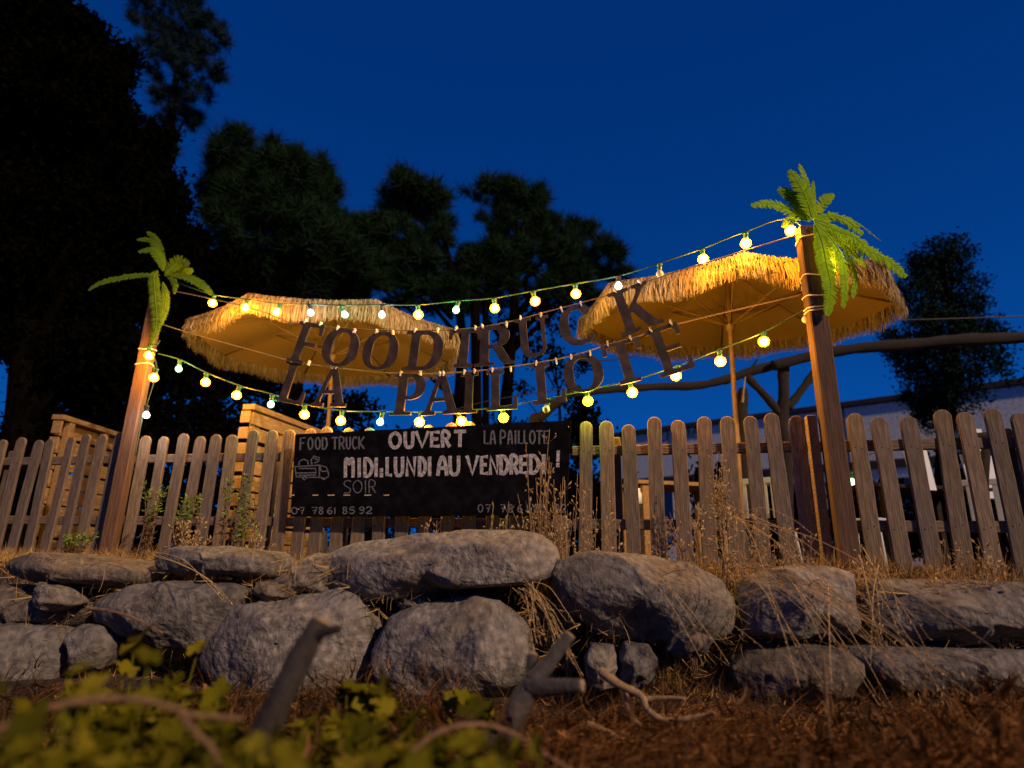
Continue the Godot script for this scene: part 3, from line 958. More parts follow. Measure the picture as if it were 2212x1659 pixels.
# ---------------------------------------------------------------- thatched parasols
func parasol(label: String, c: Vector3, n: Vector3, big: float, rise: float, turn: float, drop: float, seed_: int) -> void:
	var r := RandomNumberGenerator.new()
	r.seed = seed_
	n = n.normalized()
	var e1 := Vector3(0, 0, 1).cross(n).normalized() * -1.0
	e1 = n.cross(Vector3(0, 0, 1)).normalized()
	var e2 := e1.cross(n)
	var axis := n
	var foot := c - axis * (c.y / axis.y)
	var o := thing("thatched_parasol", label, "parasol", foot, "thatched parasols in the yard")
	var C := c - foot
	var apex := C + axis * rise
	var rim := []
	for k in 8:
		var a := turn + TAU * k / 8
		rim.append(C + (e1 * cos(a) + e2 * sin(a)) * big)
	var surface := func(k: int, s: float, t: float) -> Vector3:   # s along the edge, t from apex to rim
		var edge: Vector3 = rim[k].lerp(rim[(k + 1) % 8], s)
		var p: Vector3 = apex.lerp(edge, t)
		return p - axis * (sin(PI * s) * t * 0.03 + sin(PI * t) * 0.02)
	# canvas underside
	var st := begin(true)
	for k in 8:
		for i in 6:
			for j in 6:
				var q := [surface.call(k, i / 6.0, j / 6.0), surface.call(k, (i + 1) / 6.0, j / 6.0), surface.call(k, (i + 1) / 6.0, (j + 1) / 6.0), surface.call(k, i / 6.0, (j + 1) / 6.0)]
				tri(st, q[0], q[2], q[1])
				tri(st, q[0], q[3], q[2])
	part("canopy", finish(st), M.canvas, o)
	# thatch body above it
	st = begin(true)
	for k in 8:
		for i in 6:
			for j in 6:
				var f := func(s: float, t: float) -> Vector3: return surface.call(k, s, t * 1.0) + axis * (0.04 + 0.008 * sin(s * 40.0 + k) + 0.01 * sin(t * 37.0))
				quad(st, f.call(i / 6.0, j / 6.0), f.call(i / 6.0, (j + 1) / 6.0), f.call((i + 1) / 6.0, (j + 1) / 6.0), f.call((i + 1) / 6.0, j / 6.0))
	part("thatch", finish(st), M.thatch, o)
	# fringe: reed strips that hang from the rim, and others that lie down the slope
	st = begin()
	for k in 8:
		for layer in 3:
			var many: int = [520, 480, 360][layer]
			for i in many:
				var s := (i + r.randf()) / many
				var p: Vector3 = surface.call(k, s, [1.0, 0.985, 0.8][layer]) + axis * [0.025, 0.035, 0.055][layer]
				var out: Vector3 = (p - C - axis * (p - C).dot(axis)).normalized()
				var side := axis.cross(out).normalized()
				var ln: float = drop * r.randf_range(0.66, 1.12) * (1.0 + 0.12 * sin(s * 9.0 + k * 2.0))
				var w := r.randf_range(0.002, 0.0052)
				var tone := r.randf_range(0.45, 1.35)
				var lean := side * r.randfn(0, 0.09)
				var p1: Vector3
				var p2: Vector3
				var p3: Vector3
				if layer < 2:
					p1 = p + out * r.randf_range(0.012, 0.035) - axis * 0.01
					p2 = p1 - Vector3.UP * ln * 0.5 + out * r.randf_range(-0.01, 0.03) + lean * ln * 0.5
					p3 = p1 - Vector3.UP * ln + out * r.randf_range(-0.03, 0.035) + lean * ln
				else:
					var rimp: Vector3 = surface.call(k, s, 1.0) + axis * 0.055 + out * 0.02
					p1 = p.lerp(rimp, 0.5) + axis * r.randf_range(0.0, 0.02)
					p2 = rimp + axis * r.randf_range(-0.01, 0.015)
					p3 = p2 + out * r.randf_range(0.005, 0.03) - Vector3.UP * r.randf_range(0.02, 0.08) + lean * 0.06
				var yaw := side.rotated(Vector3.UP, r.randfn(0, 0.5)) * w
				st.set_color(Color(tone, tone * r.randf_range(0.93, 1.0), tone * r.randf_range(0.8, 1.0)))
				quad(st, p - yaw, p1 - yaw, p1 + yaw, p + yaw)
				quad(st, p1 - yaw, p2 - yaw, p2 + yaw, p1 + yaw)
				quad(st, p2 - yaw, p3 - yaw * 0.4, p3 + yaw * 0.4, p2 + yaw)
	var fr := part("fringe", finish(st), M.thatch, o)
	fr.set_meta("kind", "stuff")
	# frame
	var hub := C - axis * 0.12
	st = begin(true)
	tube(st, PackedVector3Array([Vector3(0, -0.1, 0), hub * 0.5, hub, apex]), 0.024, 0.022, 10)
	part("pole", finish(st), M.pole, o)
	st = begin(true)
	var up_b := Basis(e1, axis, e2)
	lathe(st, Transform3D(up_b, hub), [Vector2(0, -0.05), Vector2(0.036, -0.045), Vector2(0.042, 0.0), Vector2(0.036, 0.035), Vector2(0, 0.04)], 12)
	part("hub", finish(st), M.pole, o)
	for k in 8:
		st = begin(true)
		var tip: Vector3 = rim[k] - axis * 0.016
		tube(st, PackedVector3Array([apex - axis * 0.02, apex.lerp(tip, 0.5) - axis * 0.01, tip]), 0.011, 0.009, 6)
		var rb := part("rib", finish(st), M.pole, o)
		st = begin(true)
		tube(st, PackedVector3Array([hub, apex.lerp(tip, 0.52) - axis * 0.014]), 0.009, 0.008, 6)
		part("strut", finish(st), M.pole, rb)
	st = begin(true)
	lathe(st, Transform3D(Basis(), Vector3.ZERO), [Vector2(0, 0.0), Vector2(0.24, 0.0), Vector2(0.25, 0.05), Vector2(0.08, 0.09), Vector2(0.05, 0.3), Vector2(0, 0.3)], 16)
	part("base", finish(st), M.black, o)
	var clamp_y := 1.0
	st = begin()
	box(st, Transform3D(Basis(), Vector3(0, clamp_y + 0.12, 0)), Vector3(0.09, 0.16, 0.09), 0.006)
	part("clamp", finish(st), M.pole, o)

func build_parasols() -> void:
	parasol("left thatched parasol, lower and partly behind the letters FOOD", Vector3(-1.985, 2.29, -6.3), Vector3(-0.023, 1, 0.05), 1.42, 0.42, 0.25, 0.16, 81)
	parasol("right thatched parasol, nearer and brightly lit under the palm", Vector3(2.03, 2.31, -5.24), Vector3(-0.018, 1, 0.117), 1.4, 0.46, 0.28, 0.165, 82)

# ---------------------------------------------------------------- sign
const STROKES := {
	"A": "0,1 .12,.45 .32,.08 .5,0 .68,.08 .88,.45 1,1|.1,.62 .9,.62", "C": "1,.12 .7,0 .3,.06 .05,.35 .05,.65 .3,.94 .7,1 1,.88",
	"D": "0,1 0,0|0,.02 .5,.05 .95,.32 1,.55 .8,.85 .4,1 -.02,.98", "E": "1,.03 0,.03 0,.97 1,.97|.02,.48 .8,.48", "F": "1,0 .05,.02 0,1|.05,.45 .7,.45",
	"I": ".5,0 .5,1", "i": ".5,.3 .5,1|.5,.02 .5,.16", "K": "0,0 0,1|1,0 .1,.55|.15,.5 1,1", "L": "0,0 0,.97 1,.97", "M": "0,1 .02,.1 .3,.03 .5,.3 .7,.03 .98,.1 1,1",
	"N": "0,1 0,0 1,1 1,0", "O": ".5,0 .15,.15 0,.5 .15,.85 .5,1 .85,.85 1,.5 .85,.15 .5,0", "P": "0,1 0,.02 .7,.03 1,.25 .75,.5 .05,.55",
	"R": "0,1 0,.02 .7,.03 .95,.24 .72,.48 .05,.53|.4,.53 1,1", "S": "1,.1 .7,0 .25,.06 .08,.25 .3,.45 .75,.6 .95,.8 .7,.97 .1,1", "T": "0,.02 1,.02|.5,.03 .48,1",
	"U": "0,0 .02,.7 .2,.95 .5,1 .8,.95 .98,.7 1,0", "V": "0,0 .5,1 1,0", ":": ".5,.62 .5,.74|.5,.9 .5,1.02", "!": ".6,0 .45,.62|.42,.82 .4,.98",
	"0": ".5,0 .15,.15 0,.5 .15,.85 .5,1 .85,.85 1,.5 .85,.15 .5,0", "1": ".2,.25 .6,0 .6,1", "2": ".05,.2 .35,0 .8,.05 .95,.3 .6,.65 0,.98 1,.98", "5": ".95,.02 .2,.02 .12,.45 .6,.4 .95,.62 .8,.92 .4,1 .05,.9",
	"6": ".85,.05 .4,.15 .08,.5 .08,.8 .4,1 .8,.92 .92,.68 .6,.5 .15,.62", "7": "0,.03 1,.03 .45,1|.25,.5 .85,.5", "8": ".5,.47 .12,.28 .25,.04 .75,.04 .88,.28 .5,.47 .08,.72 .25,1 .75,1 .92,.72 .52,.48",
	"9": ".9,.35 .55,.5 .12,.35 .2,.06 .65,0 .92,.25 .85,.7 .5,1 .15,.95"}

func brush(st: SurfaceTool, pts: Array, wide: float, normal: Vector3, lift: float) -> void:
	var left := []
	var right := []
	var n := pts.size()
	for i in n:
		var d: Vector3 = (pts[mini(i + 1, n - 1)] - pts[maxi(i - 1, 0)]).normalized()
		var s := normal.cross(d).normalized() * wide * 0.5
		var e: Vector3 = pts[i]
		if i == 0:
			e -= d * wide * 0.3
		if i == n - 1:
			e += d * wide * 0.3
		left.append(e + s + normal * lift)
		right.append(e - s + normal * lift)
	var deep := normal * (lift + 0.0002)
	for i in n - 1:
		quad(st, right[i], right[i + 1], left[i + 1], left[i])
		quad(st, left[i], left[i + 1], left[i + 1] - deep, left[i] - deep)
		quad(st, right[i + 1], right[i], right[i] - deep, right[i + 1] - deep)

func painted(o: Node3D, called: String, text: String, spans: Array, top0: float, bottom0: float, slope: float, wide: float, m: Material, normal: Vector3) -> void:
	var st := begin()
	var k := 0
	var u0: float = spans[0]
	for ch in text:
		if ch == " ":
			continue
		var a: float = spans[k * 2]
		var b: float = spans[k * 2 + 1]
		k += 1
		var layer := 0
		for stroke in String(STROKES[ch]).split("|"):
			var pts := []
			for pair in stroke.split(" "):
				var x := float(pair.split(",")[0])
				var y := float(pair.split(",")[1])
				var u := lerpf(a + wide * 900.0 * 0.14, b - wide * 900.0 * 0.14, x)
				var v := lerpf(top0, bottom0, y) + (u - u0) * slope
				pts.append(on_fence(u, v, 0.1305) - o.position)
			if pts.size() > 3 and ch != "E" and ch != "N" and ch != "F" and ch != "L":
				pts = Array(smooth_path(pts, 4))
			brush(st, pts, wide, normal, 0.0012 + 0.0006 * layer)
			layer += 1
	part(called, finish(st), m, o)

func build_sign() -> void:
	var fb := fence_basis()
	var corners := [on_fence(627, 1116, 0.13), on_fence(1224, 1113, 0.13), on_fence(1233, 908, 0.13), on_fence(638, 938, 0.13)]
	var p: Vector3 = corners[0]
	var o := thing("sign_board", "wide black board with white hand-painted opening hours fixed to the fence", "sign", p)
	var front := []
	var back := []
	for c in corners:
		front.append(c - p)
		back.append(c - p - fb.z * 0.018)
	var st := begin()
	prism(st, front, back)
	part("panel", finish(st), M.board, o)
	var n := fb.z
	painted(o, "lettering", "OUVERT", [839, 868, 872, 895, 896, 928, 929, 951, 953, 974, 980, 1008], 935.5, 967.5, -0.027, 0.026, M.chalk, n)
	painted(o, "lettering", "MiDi:LUNDiAUVENDREDi", [743, 766, 772, 780, 785, 807, 808, 817, 819, 829, 833, 848, 851, 873, 876, 899, 903, 922, 924, 932, 943, 968, 969, 994, 1006, 1035, 1037, 1055, 1056, 1078, 1079, 1100, 1101, 1121, 1122, 1142, 1143, 1166, 1169, 1180], 991.5, 1029.5, -0.019, 0.026, M.chalk, n)
	painted(o, "lettering", "!", [1200, 1211], 975, 1008, 0.0, 0.022, M.chalk, n)
	painted(o, "faint_lettering", "FOODTRUCK", [647, 661, 664, 677, 680, 693, 695, 708, 716, 731, 732, 745, 747, 758, 760, 772, 774, 788], 946, 971, -0.015, 0.012, M.faint, n)
	painted(o, "faint_lettering", "LAPAILLOTE", [1045, 1056, 1058, 1071, 1080, 1093, 1096, 1108, 1111, 1116, 1119, 1129, 1131, 1141, 1143, 1157, 1158, 1172, 1174, 1186], 931, 959, -0.005, 0.012, M.faint, n)
	painted(o, "faint_lettering", "SOIR", [741, 759, 762, 783, 786, 793, 797, 812], 1038, 1065, -0.01, 0.007, M.faint, n)
	painted(o, "phone_number", "0778618592", [629, 643, 647, 658, 673, 686, 688, 699, 706, 719, 720, 726, 739, 751, 754, 767, 775, 788, 790, 804], 1096, 1110, -0.005, 0.008, M.faint, n)
	painted(o, "phone_number", "0778618592", [1032, 1044, 1049, 1060, 1081, 1092, 1098, 1108, 1117, 1129, 1135, 1143, 1152, 1164, 1169, 1181, 1198, 1208, 1212, 1223], 1090, 1106, 0.0, 0.008, M.faint, n)
	# the little painted van
	st = begin()
	var lift := 0.0012
	for line in [[[637, 1007], [640, 1030], [655, 1031], [690, 1031], [702, 1034], [710, 1029], [709, 1020], [705, 1009], [690, 1005], [640, 1008], [637, 1007]], [[692, 1007], [694, 1018], [708, 1018]], [[690, 1006], [690, 1030]], [[646, 1012], [682, 1012], [682, 1026], [646, 1027]], [[640, 1022], [684, 1021]], [[646, 1004], [647, 997], [656, 992], [664, 995], [666, 1003]], [[674, 1003], [672, 995], [678, 985], [690, 989], [688, 997], [680, 1000]], [[676, 988], [686, 994]], [[654, 1033], [658, 1029], [663, 1033], [658, 1037], [654, 1033]], [[694, 1032], [700, 1036], [706, 1032]]]:
		var pts := []
		for q in line:
			pts.append(on_fence(q[0], q[1], 0.1305) - p)
		brush(st, pts, 0.0085, n, lift)
		lift += 0.0004
	part("van_drawing", finish(st), M.faint, o)
	# pale fixing laths
	for u in [[621, 636], [675, 687], [708, 722], [742, 756], [787, 802], [829, 840]]:
		var q: Vector3 = on_fence(u[0], 1070, 0.1315) - p
		var w: Vector3 = on_fence(u[1], 1069.5, 0.1315) - p
		if u[0] < 628:
			q = on_fence(629, 1070, 0.1315) - p
		st = begin()
		bar(st, q, w, 0.008, 0.006, n, 0.001)
		part("lath", finish(st), M.cream, o)
	# nail heads and cord
	for e in [[1200, 937], [1228, 922], [705, 948], [645, 1100], [1218, 1100]]:
		st = begin(true)
		ball(st, Transform3D(Basis(), on_fence(e[0], e[1], 0.131) - p), Vector3.ONE * 0.005, 4, 6)
		part("nail", finish(st), M.cream, o)

# ---------------------------------------------------------------- hanging letters on their two ropes
func rope(label: String, path: Array, front: float) -> void:
	var pts := []
	var base := on_fence(path[0][0], path[0][1], front)
	for q in path:
		pts.append(on_fence(q[0], q[1], front) - base)
	var st := begin(true)
	tube(st, smooth_path(pts, 8), 0.0045, 0.0045, 6)
	var o := part("rope", finish(st), M.rope, self)
	o.position = base
	tag(o, label, "rope", "ropes that carry the letters")

func build_letters() -> void:
	rope("upper brown rope carrying the letters FOOD TRUCK", [[372, 628], [470, 648], [560, 671], [640, 699], [745, 709], [850, 714], [1000, 711], [1100, 695], [1198, 669], [1288, 645], [1344, 629], [1377, 615], [1500, 575], [1610, 541], [1728, 505]], 0.14)
	rope("lower brown rope carrying the letters LA PAILLOTE", [[352, 701], [420, 722], [560, 761], [633, 780], [716, 793], [850, 806], [953, 806], [1050, 799], [1170, 782], [1242, 767], [1315, 744], [1375, 728], [1409, 714], [1454, 702], [1560, 676], [1735, 636]], 0.12)
	var rows := [
		["F", 661, 741, 58, 86, 14, "first letter F of the upper row"], ["O", 736, 751, 76, 80, 12, "first round letter O of the upper row"], ["O", 822, 758, 78, 82, 9, "second round letter O of the upper row"], ["D", 916, 757, 84, 84, 4, "letter D of the upper row"],
		["T", 1003, 752, 70, 82, 2, "letter T of the upper row"], ["R", 1068, 746, 88, 84, -1, "letter R of the upper row"], ["U", 1151, 728, 74, 86, -6, "letter U of the upper row"], ["C", 1244, 704, 72, 84, -12, "letter C of the upper row"], ["K", 1372, 666, 94, 98, -16, "last letter K of the upper row"],
		["L", 636, 826, 62, 88, 12, "first letter L of the lower row"], ["A", 716, 836, 78, 84, 4, "letter A right after the first L of the lower row"], ["P", 882, 852, 74, 88, 3, "letter P of the lower row"], ["A", 953, 852, 84, 86, -1, "letter A right after the P of the lower row"],
		["I", 1013, 848, 38, 88, 0, "letter I of the lower row"], ["L", 1084, 842, 66, 86, -2, "second letter L of the lower row, after the I"], ["L", 1184, 827, 72, 88, -5, "third letter L of the lower row, before the O"], ["O", 1260, 807, 86, 80, -7, "round letter O of the lower row"],
		["T", 1350, 782, 86, 92, -13, "letter T of the lower row"], ["E", 1446, 755, 78, 104, -16, "last letter E of the lower row"]]
	var fb := fence_basis()
	var face := SystemFont.new()
	face.font_names = PackedStringArray(["Droid Serif"])
	face.font_weight = 700
	var k := 0
	for e in rows:
		var front: float = 0.145 if k < 9 else 0.125
		k += 1
		var c := on_fence(e[1], e[2], front)
		var per_v := c.distance_to(on_fence(e[1], e[2] - 1.0, front))
		var per_u := c.distance_to(on_fence(e[1] + 1.0, e[2], front))
		var t := TextMesh.new()
		t.font = face
		t.text = e[0]
		t.font_size = 64
		t.pixel_size = 0.005
		t.depth = 0.02
		t.curve_step = 0.6
		var box_ := t.get_aabb()
		var o := thing("hanging_letter", "dark brown wooden " + e[6], "letter", Vector3.ZERO, "brown letters hung on ropes")
		var turn := fb * Basis(Vector3.BACK, deg_to_rad(-e[5])) * Basis(Vector3.UP, rng.randfn(0, 0.06))
		var high: float = e[4] * per_v
		var wide: float = e[3] * per_u
		o.transform = Transform3D(turn, c)
		var m := part("letter", t, M.letter, o)
		m.scale = Vector3(wide / box_.size.x, high / box_.size.y, 0.7)
		m.position = -(box_.position + box_.size * 0.5) * m.scale
		for s in ([-0.3, 0.3] if e[0] != "A" else [-0.04, 0.05]):
			var st := begin()
			box(st, Transform3D(Basis(Vector3.BACK, rng.randfn(0, 0.12)), Vector3(s * wide * (0.8 if e[0] == "O" else 1.0), high * (0.5 if e[0] != "O" else 0.475) + 0.004, 0.002)), Vector3(0.011, 0.04, 0.03), 0.002)
			part("clothes_peg", finish(st), M.clip, o)

# ---------------------------------------------------------------- string lights
var bulb_mesh: ArrayMesh
var socket_mesh: ArrayMesh

func bulb(o: Node3D, u: float, v: float, kind: String, front: float) -> Vector3:
	var c := on_fence(u, v, front)
	if bulb_mesh == null:
		var st := begin(true)
		lathe(st, Transform3D(), [Vector2(0, -0.029), Vector2(0.012, -0.0265), Vector2(0.022, -0.019), Vector2(0.0285, -0.006), Vector2(0.029, 0.004), Vector2(0.024, 0.017), Vector2(0.015, 0.027), Vector2(0.012, 0.034), Vector2(0, 0.034)], 24)
		bulb_mesh = finish(st)
		st = begin(true)
		lathe(st, Transform3D(), [Vector2(0, 0.03), Vector2(0.016, 0.03), Vector2(0.0175, 0.04), Vector2(0.016, 0.062), Vector2(0.02, 0.064), Vector2(0.02, 0.078), Vector2(0, 0.08)], 12)
		socket_mesh = finish(st)
	var tilt := Basis.from_euler(Vector3(rng.randfn(0, 0.12), 0, rng.randfn(0, 0.16)))
	var s := part("socket", socket_mesh, M.dark_cable if kind == "white" else M.socket, o)
	s.transform = Transform3D(tilt, c - o.position)
	var m: Material = {"warm": M.warm_bulb, "white": M.white_bulb, "green": M.green_bulb, "lime": M.lime_bulb, "off": M.dead_bulb}[kind]
	var b := part("bulb", bulb_mesh, m, o)
	b.transform = Transform3D(s.basis.scaled(Vector3.ONE * 0.92), s.position)
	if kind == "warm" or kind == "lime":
		part("halo_shell", bulb_mesh, M.halo, b).scale = Vector3(1.42, 1.32, 1.42)  # added translucent glowing shell; its orange rim imitates lens bloom round the bulb
	if kind != "off":
		var l := OmniLight3D.new()
		l.name = "bulb_light"
		l.light_color = {"warm": Color(1.0, 0.66, 0.16), "white": Color(0.9, 0.94, 1.0), "green": Color(0.5, 1.0, 0.65), "lime": Color(0.85, 1.0, 0.25)}[kind]
		l.light_energy = {"warm": BULB, "white": BULB * 0.35, "green": BULB * 0.35, "lime": BULB * 0.6}[kind]
		l.light_size = 0.02
		l.omni_range = 60.0
		l.omni_attenuation = 2.0
		l.shadow_enabled = true
		b.add_child(l, true)
	return c + tilt * Vector3(0, 0.08, 0)

const BULB := 0.42

func string_light(label: String, start: Array, bulbs: Array, finish_at: Array, front: float) -> void:
	var base := on_fence(start[0][0], start[0][1], front)
	var o := thing("string_lights", label, "string lights", base, "strings of coloured bulbs")
	var path := []
	for q in start:
		path.append(on_fence(q[0], q[1], front) - base)
	for b in bulbs:
		var top := bulb(o, b[0], b[1], b[2], b[3] if b.size() > 3 else front)
		path.append(top - base + Vector3(0, 0.004, 0))
	for q in finish_at:
		path.append(on_fence(q[0], q[1], front) - base)
	var st := begin(true)
	tube(st, smooth_path(path, 6), 0.0055, 0.0055, 6)
	part("cable", finish(st), M.cable, o)

func build_strings() -> void:
	string_light("upper string of lit bulbs sagging between the tops of the two posts", [[372, 606], [415, 622]], [[459, 655, "warm"], [530, 665, "warm", 0.0], [597, 674, "warm", 0.0], [671, 676, "white"], [745, 680, "green"], [825, 680, "white"], [904, 680, "warm"], [985, 670, "green"], [1069, 666, "warm"], [1156, 651, "warm"], [1244, 635, "warm"], [1336, 618, "white", 0.07], [1425, 592, "off", 0.1], [1519, 560, "warm", 0.13], [1611, 526, "warm", 0.14], [1708, 498, "warm", 0.14], [1787, 566, "warm", 0.06]], [[1790, 540]], 0.03)
	string_light("lower string of lit bulbs hanging between the posts just above the sign", [[342, 764]], [[386, 797, "green"], [444, 826, "warm"], [511, 854, "warm"], [585, 874, "green"], [658, 896, "warm"], [736, 909, "warm"], [821, 912, "green"], [906, 912, "warm"], [997, 910, "warm"], [1088, 903, "lime"], [1180, 884, "off"], [1270, 867, "lime"], [1366, 848, "warm"], [1460, 812, "warm"], [1556, 781, "warm"], [1650, 738, "warm"], [1741, 690, "off"]], [[1752, 660]], 0.04)
	string_light("short string of bulbs running down the left post", [[345, 735], [338, 745]], [[322, 768, "warm"], [332, 816, "warm"], [316, 897, "white"]], [[303, 920], [292, 985]], 0.22)
	# single bulb lit far back in the yard
	var f := spot(1840, 1041, 5.2)
	var o := thing("yard_bulb", "single greenish bulb glowing low behind the fence right of the right post", "light bulb", f)
	var save := bulb_mesh
	var s := part("socket", socket_mesh, M.socket, o)
	var b := part("bulb", bulb_mesh, M.green_bulb, o)
	var l := OmniLight3D.new()
	l.name = "bulb_light"
	l.light_color = Color(0.5, 1.0, 0.5)
	l.light_energy = 0.012
	l.light_size = 0.02
	l.omni_range = 30.0
	l.omni_attenuation = 2.0
	l.shadow_enabled = true
	b.add_child(l, true)
	var st := begin(true)
	tube(st, smooth_path([Vector3(0, 0.08, 0), spot(1870, 985, 5.25) - f, spot(1960, 962, 5.3) - f, spot(2060, 958, 5.3) - f], 6), 0.005, 0.005, 6)
	part("cable", finish(st), M.dark_cable, o)

# ---------------------------------------------------------------- artificial palms
func frond(o: Node3D, px: Array, ahead: float, wide: float, facing: Vector3, seed_: int) -> void:
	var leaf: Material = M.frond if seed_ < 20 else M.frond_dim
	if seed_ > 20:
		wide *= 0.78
	var r := RandomNumberGenerator.new()
	r.seed = seed_
	var pts := []
	for i in px.size():
		var q: Array = px[i]
		pts.append(spot(q[0], q[1], ahead + (q[2] if q.size() > 2 else 0.0)) - o.position)
	var path := smooth_path(pts, 12)
	var n := path.size()
	var ln := 0.0
	for i in n - 1:
		ln += path[i].distance_to(path[i + 1])
	var st := begin()
	var many := int(ln / 0.0105)
	for i in many:
		var t := (i + 0.5) / many
		var f := t * (n - 1)
		var a := path[int(f)]
		var b := path[mini(int(f) + 1, n - 1)]
		var p := a.lerp(b, f - int(f))
		var d := (b - a).normalized() if a != b else (path[n - 1] - path[n - 2]).normalized()
		var side := facing.cross(d).normalized()
		var normal := d.cross(side)
		var prof := pow(sin(PI * clampf(t * 0.86 + 0.12, 0, 1)), 0.6) * (0.35 + 0.65 * clampf(t * 5.0, 0, 1))
		for s in [-1.0, 1.0]:
			var l: float = wide * 0.56 * prof * r.randf_range(0.86, 1.1)
			var out: Vector3 = (side * s * 0.92 + d * 0.38 - normal * (0.12 + r.randf_range(-0.15, 0.15))).normalized()
			var w := d * r.randf_range(0.0075, 0.011)
			var tone := r.randf_range(0.75, 1.2)
			st.set_color(Color(tone * r.randf_range(0.9, 1.15), tone, tone))
			var m := p + out * l * 0.55 + normal * 0.002
			var e := p + out * l
			if s > 0:
				quad(st, p - w * 0.6, p + w * 0.6, m + w, m - w)
				quad(st, m - w, m + w, e + w * 0.25, e - w * 0.25)
			else:
				quad(st, p + w * 0.6, p - w * 0.6, m - w, m + w)
				quad(st, m + w, m - w, e - w * 0.25, e + w * 0.25)
	var fr := part("frond", finish(st), leaf, o)
	st = begin(true)
	tube(st, path, 0.005, 0.0018, 5)
	part("midrib", finish(st), leaf, fr)

func build_palms() -> void:
	var p := on_fence(1757, 476, 0.1)
	var o := thing("artificial_palm", "wide bright green artificial palm of drooping fern fronds on the right post", "artificial palm", p, "artificial palms on the posts")
	var z := -p.z
	var v := Vector3(0.1, -0.35, 1).normalized()
	frond(o, [[1750, 478], [1715, 458], [1670, 440], [1624, 443]], z, 0.13, Vector3(0.1, 0.5, 1), 1)
	frond(o, [[1752, 474], [1732, 450], [1712, 425], [1683, 408]], z, 0.11, v, 2)
	frond(o, [[1754, 472], [1745, 440], [1730, 405], [1706, 369]], z - 0.05, 0.12, v, 3)
	frond(o, [[1755, 472], [1750, 430], [1742, 390], [1728, 356]], z + 0.08, 0.1, Vector3(0.6, 0, 1), 4)
	frond(o, [[1757, 472], [1757, 440], [1757, 392]], z + 0.05, 0.05, v, 5)
	frond(o, [[1760, 474], [1805, 470], [1850, 480], [1899, 518, 0.2]], z + 0.12, 0.11, Vector3(0, 0.7, 1), 6)
	frond(o, [[1760, 474], [1800, 490], [1865, 536], [1915, 560], [1956, 597]], z - 0.02, 0.17, Vector3(-0.1, 0.6, 1), 7)
	frond(o, [[1760, 482], [1790, 510], [1815, 550], [1826, 605], [1822, 664]], z - 0.08, 0.12, Vector3(0.5, 0.2, 1), 8)
	frond(o, [[1762, 480], [1810, 515], [1838, 560], [1850, 600], [1842, 642]], z + 0.08, 0.12, Vector3(0.8, 0.2, 1), 9)
	frond(o, [[1760, 486], [1775, 520], [1785, 570], [1795, 622], [1787, 680]], z - 0.1, 0.13, Vector3(0.1, 0.1, 1), 10)
	frond(o, [[1758, 472], [1800, 466], [1835, 480], [1862, 505]], z + 0.02, 0.12, Vector3(0, 0.5, 1), 11)
	frond(o, [[1758, 478], [1790, 488], [1830, 520], [1880, 535]], z + 0.15, 0.14, Vector3(0, 0.5, 1), 12)
	frond(o, [[1760, 480], [1790, 500], [1835, 535], [1868, 575]], z + 0.2, 0.13, Vector3(0.2, 0.4, 1), 13)
	frond(o, [[1756, 474], [1735, 462], [1712, 470], [1692, 490]], z + 0.1, 0.1, Vector3(0, 0.6, 1), 14)
	frond(o, [[1760, 480], [1782, 500], [1800, 540], [1806, 590]], z + 0.1, 0.12, Vector3(0.5, 0.2, 1), 15)
	frond(o, [[1756, 474], [1768, 452], [1785, 430], [1800, 420]], z + 0.14, 0.09, Vector3(0.2, 0.3, 1), 16)
	frond(o, [[1760, 478], [1810, 500], [1850, 515], [1890, 560]], z - 0.05, 0.13, Vector3(0, 0.5, 1), 17)
	p = on_fence(352, 588, 0.1)
	o = thing("artificial_palm", "thin dark green artificial palm with few fronds on the left post", "artificial palm", p, "artificial palms on the posts")
	z = -p.z
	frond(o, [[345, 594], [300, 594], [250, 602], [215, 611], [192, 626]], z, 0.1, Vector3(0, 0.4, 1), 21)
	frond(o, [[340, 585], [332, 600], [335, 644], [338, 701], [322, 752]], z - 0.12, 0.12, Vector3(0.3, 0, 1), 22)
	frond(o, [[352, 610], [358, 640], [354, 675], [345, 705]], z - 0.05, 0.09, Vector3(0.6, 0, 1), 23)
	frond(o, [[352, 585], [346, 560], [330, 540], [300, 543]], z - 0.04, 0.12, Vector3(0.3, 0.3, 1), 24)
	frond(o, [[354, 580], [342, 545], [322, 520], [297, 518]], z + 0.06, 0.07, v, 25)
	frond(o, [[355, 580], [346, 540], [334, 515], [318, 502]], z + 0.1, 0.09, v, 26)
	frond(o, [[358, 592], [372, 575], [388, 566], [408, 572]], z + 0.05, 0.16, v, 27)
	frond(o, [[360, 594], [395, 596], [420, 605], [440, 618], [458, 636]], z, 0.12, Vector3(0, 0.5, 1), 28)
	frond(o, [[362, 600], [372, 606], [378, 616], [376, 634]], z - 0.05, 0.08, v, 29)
	frond(o, [[356, 596], [370, 585], [395, 590], [415, 582]], z + 0.12, 0.13, v, 30)

